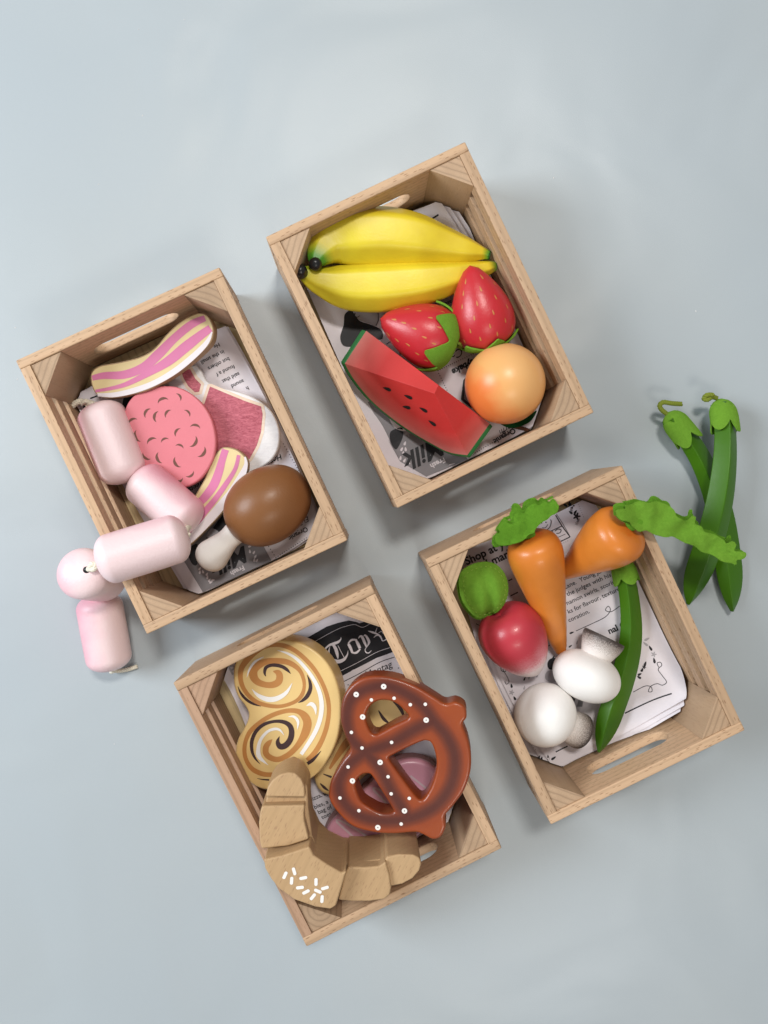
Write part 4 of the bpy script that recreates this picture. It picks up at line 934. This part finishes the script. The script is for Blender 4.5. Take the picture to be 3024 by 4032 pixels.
b = MB(); plank(b, pp, [smooth_loop(pp, 'R3', outl, .11)]+[smooth_loop(pp, 'R3', h, .09) for h in (h1, h2, h3)], 1.75, .2, 6, .16, 0, 0, dist_t)
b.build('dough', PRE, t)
d = MB(); d.recalc = False
def disc(mb, pl, c, r, h, mi, n_=20): 
    mb.add([pl.p(c.x+math.cos(2*math.pi*k/n_)*r, c.y+math.sin(2*math.pi*k/n_)*r, h) for k in range(n_)], [list(range(n_))], mi, False)
for x, y in ((1050, 565), (918, 603), (949, 711), (1254, 726), (1033, 929), (900, 1018), (1150, 1162), (1022, 1242)):
    c_ = pp.uv('R3', x, y); disc(d, pp, c_, .168, .012, 0); disc(d, pp, c_, .035, .02, 1, 10)
for x, y in ((991, 629), (1100, 621), (1178, 652), (1250, 650), (895, 785), (946, 860), (1088, 833), (879, 951), (1071, 998), (1086, 1080), (1173, 1102), (840, 1100), (931, 1161), (1134, 1225)):
    disc(d, pp, pp.uv('R3', x, y), .108, .012, 0)
d.build('salt_dots', [WST, DBR], t)
# croissant
t = thing('croissant', at('R3', 800, 1350, 5), 'bare wood croissant with white sprinkles on its middle', 'toy croissant')
b = MB(); b.recalc = True
def seg_block(pts, z0, gx, gy, ctr, zb=4.9, m=0):
    pl = Plane('R3', *ctr, z0, gx, gy); P = [pl.hit('R3', x, y) for x, y in pts]; n_ = len(P)
    if area2([p.to_2d() for p in P]) < 0: P = P[::-1]
    vv = P+[Vector((p.x, p.y, zb)) for p in P]; ff = [list(range(n_)), [n_+k for k in range(n_)][::-1]]+[[n_+i, n_+(i+1) % n_, (i+1) % n_, i] for i in range(n_)]
    b.add(vv, ff, m, False); return pl
def croiss(pts, n_=1): return pts
seg_block([(486, 1100), (500, 1040), (555, 985), (600, 968), (648, 990), (684, 1050), (688, 1150), (706, 1280), (728, 1335), (650, 1400), (600, 1470), (500, 1330), (470, 1200)], 7.1, 0, -.0, (580, 1040), 4.4)
seg_block([(690, 1250), (706, 1280), (728, 1330), (772, 1374), (850, 1412), (900, 1414), (1050, 1392), (1120, 1362), (1195, 1358), (1224, 1410), (1150, 1480), (980, 1520), (800, 1520), (600, 1470), (620, 1300)], 7.0, 0, -.0, (580, 1040), 3.35)
seg_block([(483, 1095), (492, 1050), (515, 1015), (550, 988), (590, 976), (628, 983), (655, 1008), (670, 1045), (673, 1097)], 7.65, 0, -.08, (580, 1060))
seg_block([(468, 1138), (672, 1134), (668, 1175), (670, 1210), (690, 1290), (690, 1300), (590, 1332), (463, 1346), (455, 1310), (450, 1220), (458, 1160)], 7.8, .02, -.05, (580, 1250))
pc_ = seg_block([(474, 1396), (560, 1378), (694, 1334), (714, 1376), (780, 1420), (850, 1460), (872, 1452), (845, 1540), (822, 1618), (795, 1636), (720, 1625), (620, 1590), (550, 1540), (510, 1492), (480, 1440)], 8.55, .0, 0, (660, 1480), 4.0)
seg_block([(862, 1470), (880, 1432), (960, 1434), (1030, 1428), (1060, 1405), (1078, 1470), (1087, 1530), (1080, 1565), (1055, 1588), (980, 1598), (900, 1598), (832, 1592)], 7.75, .0, 0, (960, 1510), 3.35)
seg_block([(1045, 1420), (1066, 1382), (1120, 1372), (1190, 1372), (1222, 1388), (1232, 1415), (1222, 1450), (1190, 1488), (1140, 1515), (1075, 1528)], 7.5, .03, 0, (1140, 1440), 3.35)
GR = Matrix.Rotation(math.radians(-118), 3, 'Z'); b.v = [GR.transposed() @ (p-t.location/SC) for p in b.v]
o = b.build('body', WOODC, t, matrix=GR.to_4x4())
bv = o.modifiers.new('edge', 'BEVEL'); bv.width = .0013; bv.segments = 4; bv.limit_method = 'ANGLE'; bv.angle_limit = math.radians(28)
for p_ in o.data.polygons: p_.use_smooth = True
o.data.set_sharp_from_angle(angle=math.radians(28)); bv.harden_normals = True
d = MB(); d.recalc = False
for x, y, a in ((576, 1471, 65), (620, 1452, 105), (608, 1497, 85), (664, 1484, 10), (725, 1503, 88), (648, 1530, 5), (677, 1551, 25), (734, 1547, -25), (768, 1532, 15), (710, 1574, 50), (754, 1585, 85)):
    c_ = pc_.uv('R3', x, y); a = math.radians(a); dd = Vector((math.cos(a), math.sin(a))); q = Vector((-dd.y, dd.x)); l = []
    for k in range(16):
        g = 2*math.pi*k/16; e = .14 if math.cos(g) >= 0 else -.14; l.append(c_+dd*(e+math.cos(g)*.1)+q*math.sin(g)*.1)
    d.add([pc_.p(p.x, p.y, .02) for p in l], [list(range(16))], 0, False)
d.build('sprinkles', WHITE, t)
# ------------------------------------------------------------------ vegetables
def fuzz(mb, n, ln=.16):
    F = [f for f in mb.f if len(f) in (3, 4)]; base = [mb.v[i].copy() for i in range(len(mb.v))]
    for _ in range(n):
        f = random.choice(F); a, b_, c_ = (base[f[0]], base[f[1]], base[f[2]]); nn = (b_-a).cross(c_-a)
        if nn.length < 1e-9: continue
        nn.normalize(); u, v = random.random(), random.random()
        if u+v > 1: u, v = 1-u, 1-v
        p = a+(b_-a)*u+(c_-a)*v; d_ = (nn*.8+Vector((random.uniform(-1, 1), random.uniform(-1, 1), random.uniform(-1, 1)))).normalized()*random.uniform(.4, 1)*ln
        s_ = d_.cross(Vector((random.random()-.5, random.random()-.5, random.random()-.5))).normalized()*.009
        mb.add([p-s_, p+s_, p+d_*.6+s_*.6+nn*.01, p+d_], [[0, 1, 2], [0, 2, 3]], 0, False)
CAR = paint_t('carrot_orange', [(0, (.70, .10, .012)), (.12, (.68, .20, .025)), (.5, (.70, .23, .03)), (.9, (.72, .24, .03)), (1, (.60, .14, .02))], .36, .25, .1, 9, .5)
def felt_leaf(mb, zone, outl, zf, layers=3, amp=.12, th=.13, shrink=.06, seed=0):
    for L_ in range(layers):
        P = [at(zone, x, y, zf(x, y)) for x, y in outl]; c = sum(P, Vector())/len(P)
        l = resample(catmull([p.to_2d() for p in P], 6), .12); k_ = 1+.015*L_
        l = [Vector((c.x+(q.x-c.x)*k_+.3*L_*noise.noise(Vector((q.x*.9, q.y*.9, L_+seed))), c.y+(q.y-c.y)*k_+.3*L_*noise.noise(Vector((q.x*.9, q.y*.9, 7+L_)))+.12*L_)) for q in l]
        if area2(l) < 0: l = l[::-1]
        V, F = cdt([l], .22); F = [f if area2([V[i] for i in f]) > 0 else f[::-1] for f in F]
        pts3 = []
        # height: interpolate zf using nearest outline plane (least squares plane)
        for q in V:
            w0 = 0; zz = 0
            for p in P:
                d_ = 1/((p.x-q.x)**2+(p.y-q.y)**2+.3); w0 += d_; zz += d_*p.z
            zz = zz/w0+2.2*amp*noise.noise(Vector((q.x*.8, q.y*.8, seed+L_*.6)))+amp*.9*noise.noise(Vector((q.x*1.9, q.y*1.9, seed*2)))-L_*(th+.12)
            pts3.append(Vector((q.x, q.y, zz)))
        mm = 0 if L_ == 0 else 1; mb.add(pts3, F, mm, True); lo = [p-Vector((0, 0, th)) for p in pts3]; mb.add(lo, [f[::-1] for f in F], mm, True)
        ed = {}
        for f in F:
            for i in range(len(f)):
                e = (f[i], f[(i+1) % len(f)]); ed[e] = ed.get(e, 0)+1
        bd = [e for e in ed if (e[1], e[0]) not in ed]
        vv = []; ff = []
        for a, b_ in bd:
            k0 = len(vv); vv += [pts3[a], pts3[b_], lo[b_], lo[a]]; ff.append([k0+3, k0+2, k0+1, k0])
        mb.add(vv, ff, mm, False)
    mb.recalc = False
def carrot(top, tip, R, label, leaf_args, m, stalk, prof=None):
    L_ = (tip-top).length; ax = (tip-top).normalized()
    t = thing('carrot', (top+tip)/2-Vector((0, 0, R)), label, 'toy carrot', 'orange carrots in the vegetable crate')
    pr = prof or [(0, .001), (.02, .35), (.12, .62), (.35, .84), (.65, .95), (1, 1.0), (1.5, .99), (2.4, .9), (3.6, .75), (5, .57), (6.3, .40), (7.2, .27), (7.65, .16), (7.8, .001)]
    k_ = L_/pr[-1][0]; b = MB(); lathe(b, top, ax, smooth_prof([(x*k_, r*R) for x, r in pr], 5), 56); b.build('root', CAR, t)
    b = MB(); P = resample(catmull([top+ax*.3]+[at('R4', *q) for q in stalk], 8, False), .12, False)
    sweep(b, P, lambda k, tt: [(math.cos(g*math.pi/6)*(.34+.16*tt), math.sin(g*math.pi/6)*(.26-.08*tt)) for g in range(12)]); b.build('felt_stalk', FELTD, t)
    b = MB(); felt_leaf(b, *leaf_args[0], **leaf_args[1]); fuzz(b, 2200); b.build('felt_leaves', [m, FELTD], t)
    return t
carrot(at('R4', 572, 375, 5.2), at('R4', 722, 950, 1.5), 1.78, 'carrot pointing down to the mushrooms with short ruffled leaves',
       (('R4', [(402, 398), (405, 378), (425, 360), (415, 345), (428, 322), (448, 305), (468, 318), (490, 318), (492, 285), (510, 262), (545, 268), (560, 240), (590, 222), (612, 232), (640, 215), (665, 222), (690, 207), (700, 222), (709, 238), (698, 268), (672, 282), (655, 300), (625, 315), (600, 345), (580, 362), (555, 372), (530, 398), (490, 418), (450, 425), (415, 420)], lambda x, y: 6.75-(.75 if (x > 500 and y > 350) else 0)), dict(layers=3, amp=.09, seed=1)), FELTD, [(562, 362, 5.6), (548, 360, 5.9), (525, 350, 6.2)])
carrot(at('R4', 1046, 332, 6.9), at('R4', 708, 572, 2.2), 1.92, 'carrot leaning on the crate rim with long ruffled leaves',
       (('R4', [(990, 262), (1010, 250), (1035, 248), (1030, 232), (1060, 228), (1095, 212), (1140, 220), (1175, 212), (1215, 222), (1245, 238), (1262, 262), (1268, 282), (1300, 300), (1330, 302), (1348, 284), (1366, 288), (1362, 318), (1395, 335), (1405, 358), (1450, 370), (1500, 400), (1508, 415), (1545, 405), (1556, 425), (1548, 450), (1595, 455), (1600, 475), (1585, 490), (1562, 495), (1560, 516), (1530, 508), (1490, 500), (1450, 470), (1400, 455), (1370, 430), (1310, 410), (1260, 382), (1220, 385), (1170, 372), (1130, 352), (1095, 358), (1070, 335), (1050, 312), (1010, 300)], lambda x, y: 8.45-.009*(x-990) if x < 1100 else 7.46-.0028*(x-1100)), dict(layers=3, amp=.13, seed=3)), FELT, [(1075, 318, 7.15), (1105, 310, 7.15), (1150, 300, 7.0)],
       prof=[(0, .001), (.02, .35), (.12, .62), (.35, .84), (.7, .96), (1.1, 1.0), (1.9, .97), (2.8, .86), (3.8, .70), (4.8, .52), (5.8, .36), (6.5, .24), (6.8, .14), (6.95, .001)])
# radish
RAD = paint_t('radish_paint', [(0, (.52, .04, .06)), (.55, (.52, .042, .062)), (.66, (.60, .15, .18)), (.78, (.80, .68, .67)), (1, (.82, .78, .76))], .35, .22, .1, 9, 9)
tp, tb = at('R4', 420, 745, 3.6), at('R4', 600, 1040, 2.2)
t = thing('radish', (tp+tb)/2-Vector((0, 0, 2.2)), 'crimson radish with white tip and rounded green leaf', 'toy radish')
b = MB(); L_ = (tb-tp).length; lathe(b, tp, tb-tp, smooth_prof([(.25*L_/5, .001), (.1, .5), (.05, 1.0), (.3, 1.55), (.85, 2.0), (1.6, 2.2), (2.5, 2.12), (3.3, 1.88), (4.1, 1.5), (4.7, 1.05), (L_-.1, .4), (L_, .01)], 5), 64); b.build('root', RAD, t)
b = MB()
pts = [(402, 768), (350, 785), (315, 775), (280, 742), (252, 697), (238, 640), (236, 590), (256, 548), (306, 520), (365, 508), (414, 518), (452, 552), (474, 600), (478, 652), (468, 698), (442, 738)]
def radish_leaf(dz, sh, amp):
    P = [at('R4', x+sh[0], y+sh[1], 5.0) for x, y in pts]; c = sum(P, Vector())/len(P); l = resample(catmull([p.to_2d() for p in P], 6), .12)
    if area2(l) < 0: l = l[::-1]
    V, F = cdt([l], .18); F = [f if area2([V[i] for i in f]) > 0 else f[::-1] for f in F]
    bt = at('R4', 385, 760, 5).to_2d(); ctr = c.to_2d(); axd = (ctr-bt).normalized(); P3 = []
    for q in V:
        e = min((q-k).length for k in l[::2]); puff = (1-math.exp(-(e/.55)**1.2))*amp; r = (q-bt); al = r.dot(axd); ac = r.dot(Vector((-axd.y, axd.x)))
        crease = .8*math.exp(-(ac+.25*math.sin(al))**2/.10)*math.exp(-al/1.6)
        P3.append(Vector((q.x, q.y, 4.0+dz+puff-crease*abs(amp)+.05*noise.noise(Vector((q.x*1.3, q.y*1.3, dz))))))
    b.add(P3, F, 0, True); lo = [p-Vector((0, 0, .14)) for p in P3]; b.add(lo, [f[::-1] for f in F], 0, True)
    ed = {(f[i], f[(i+1) % 3]) for f in F for i in range(3)}; vv = []; ff = []
    for a, b_ in ed:
        if (b_, a) not in ed: k0 = len(vv); vv += [P3[a], P3[b_], lo[b_], lo[a]]; ff.append([k0+3, k0+2, k0+1, k0])
    b.add(vv, ff, 0, False); return l
b.recalc = False
l = radish_leaf(0, (0, 0), 1.1); radish_leaf(-.35, (-4, 12), -.5); fuzz(b, 900); b.build('felt_leaf', FELT, t)
st = MB(); STI = plain('stitch_thread', (.35, .55, .08), .8); ins = resample(inset(l, .28), .16)
for k in range(0, len(ins)-1, 2):
    a_, c_ = ins[k], ins[k].lerp(ins[(k+1) % len(ins)], .75); path = [Vector((a_.x, a_.y, 4.45)), Vector(((a_.x+c_.x)/2, (a_.y+c_.y)/2, 4.49)), Vector((c_.x, c_.y, 4.45))]
    sweep(st, path, lambda k_, tt: [(math.cos(g)*.018, math.sin(g)*.018) for g in (0, 1.57, 3.14, 4.71)], 0, False)
st.build('stitching', STI, t)
# mushrooms
STEM = paint_t('mushroom_stem', [(0, (.80, .76, .73)), (.27, (.78, .74, .71)), (.40, (.42, .37, .34)), (.54, (.06, .045, .04)), (1, (.03, .025, .022))], .5, .6, 0, 9, 16)
def mushroom(c, ax, R, H, stem_end, sr, label, tilt=None):
    t = thing('mushroom', c-Vector((0, 0, R)), label, 'toy mushroom', 'white mushrooms in the vegetable crate')
    ax = Vector(ax).normalized(); b = MB(); pr = [(H-H*math.cos(math.pi*k/36)*(1), R*math.sin(math.pi*k/36)**.88+.002) for k in range(37)]
    lathe(b, c-ax*H, ax, pr, 64); b.build('cap', WHITE, t)
    L_ = (stem_end-c).length; b = MB(); lathe(b, c, stem_end-c, smooth_prof([(0, sr*.7), (L_*.45, sr*.72), (L_*.6, sr*.8), (L_*.75, sr*.92), (L_*.9, sr*1.0), (L_*.97, sr*.99), (L_, sr*.93), (L_+.02, sr*.5), (L_+.03, .01)], 4), 48); b.build('stem', STEM, t)
    return t
mushroom(at('R4', 840, 1050, 3.1), (.36, .90, .0), 2.28, 1.62, at('R4', 928, 862, 3.0), 1.42, 'mushroom with its stem up towards the green bean')
mushroom(at('R4', 642, 1237, 3.1), (.62, -.45, -.45), 2.12, 1.80, at('R4', 815, 1318, 2.1), 1.22, 'mushroom nearest the left crate wall, stem lower right')
# beans
BEAN = paint('bean_green', (.05, .155, .004), .36, .05, .0, .15, 6)
def bean(zone, pts, label, ridge=.05, cal=None, stem=None, wid=.82, roll=0.0, bot=-.5):
    P = catmull([at(zone, x, y, z) for x, y, z in pts], 10, False); P = resample(P, .25, False); N = len(P)
    t = thing('green_bean', P[N//2]-Vector((0, 0, .8)), label, 'toy green bean', 'green beans with felt caps')
    poly = rpoly([(-1, .12), (ridge, .86), (1, .05), (.66, bot), (-.66, bot)], .09, 5)
    def sec(k, tt):
        w_ = wid*(.78+.27*math.sin(math.pi/2*min(tt/.7, 1))**2)*(1 if tt < .78 else max(1-((tt-.78)/.222)**2.0, .06)**.75); h_ = .82*(1 if tt < .78 else math.sqrt(max(1-((tt-.78)/.235)**2, .01)))
        ca, sa = math.cos(roll), math.sin(roll); return [((q.x*ca-q.y*sa)*w_, (q.x*sa+q.y*ca)*h_*1.0) for q in poly]
    b = MB(); sweep(b, P, sec); b.build('pod', BEAN, t, sharp=45)
    # felt cap wraps the top: star edged tube
    f = MB(); f.recalc = True; NA, NR = 72, 12; vv = []; ff = []; fr = frames(P); ln, lob, ph = cal
    for lay, off in ((0, -.02), (1, .08)):
        for j in range(NR+1):
            for i in range(NA):
                g = 2*math.pi*i/NA; w_ = ((i/NA*lob+ph) % 1); pt = math.sin(math.pi*w_)**.8; s_ = -.35+(ln*(.62+.38*pt)+.35)*j/NR
                kf = max(0, min(s_/.25, N-2)); k0 = int(kf); p, tn, sd, up = fr[k0]; p = p+tn*(s_-k0*.25)
                dome = math.sqrt(max(1-((.75-s_)/1.12)**2, .015)) if s_ < .75 else 1; flare = .06*(j/NR)**2
                rx, rz = (wid*.82+.05+off+flare)*dome, (.62+off+flare)*dome
                vv.append(p+sd*math.cos(g)*rx+up*(math.sin(g)*rz+.08))
    for lay in (0, 1):
        b0 = lay*(NR+1)*NA
        for j in range(NR):
            for i in range(NA): i2 = (i+1) % NA; ff.append([b0+j*NA+i, b0+j*NA+i2, b0+(j+1)*NA+i2, b0+(j+1)*NA+i])
    for i in range(NA): i2 = (i+1) % NA; a = NR*NA; c_ = (NR+1)*NA; ff.append([a+i, a+i2, c_+a+i2, c_+a+i]); 
    k = len(vv); vv.append(fr[0][0]-fr[0][1]*.36+Vector((0, 0, .08)))
    for i in range(NA): ff.append([(NR+1)*NA+i, (NR+1)*NA+(i+1) % NA, k])
    f.add(vv, ff, 0, True); f.recalc = True; f.build('felt_cap', FELT, t, sharp=50)
    if stem: r_ = MB(); rope(r_, [at(zone, *q) for q in stem], .15, .45); r_.build('cord_stem', OLIVE, t)
    return t
bean('R5', [(292, 405, 1.3), (435, 585, 1.1), (545, 760, .9), (640, 980, .75), (710, 1220, .7), (755, 1480, .7), (785, 1720, .7), (800, 1900, .7), (806, 2015, .7)], 'green bean lying on the card beneath the other bean', -.35, (2.3, 4, .1), [(285, 400, 1.2), (255, 372, 1.4), (222, 345, 1.5), (205, 310, 1.6), (235, 282, 1.7), (310, 292, 1.7), (385, 297, 1.5)], .95)
bean('R5', [(710, 300, 1.5), (740, 440, 1.8), (748, 640, 2.2), (735, 860, 2.4), (700, 1100, 2.4), (640, 1350, 2.2), (565, 1580, 1.7), (490, 1790, 1.2), (440, 1955, .9)], 'green bean crossing on top of another bean outside the crates', .05, (2.1, 4, .02), [(680, 250, 1.6), (640, 238, 1.8), (600, 262, 1.9), (572, 250, 1.8), (600, 222, 2.0), (650, 222, 2.0)], .98)
bean('R4', [(1005, 505, 2.3), (1030, 590, 2.3), (1048, 700, 2.2), (1055, 830, 2.1), (1040, 960, 2.0), (1005, 1090, 2.0), (960, 1220, 2.0), (925, 1330, 2.0), (900, 1415, 2.0)], 'green bean inside the vegetable crate between mushrooms and wall', -.35, (1.5, 4, .6), None, .86)
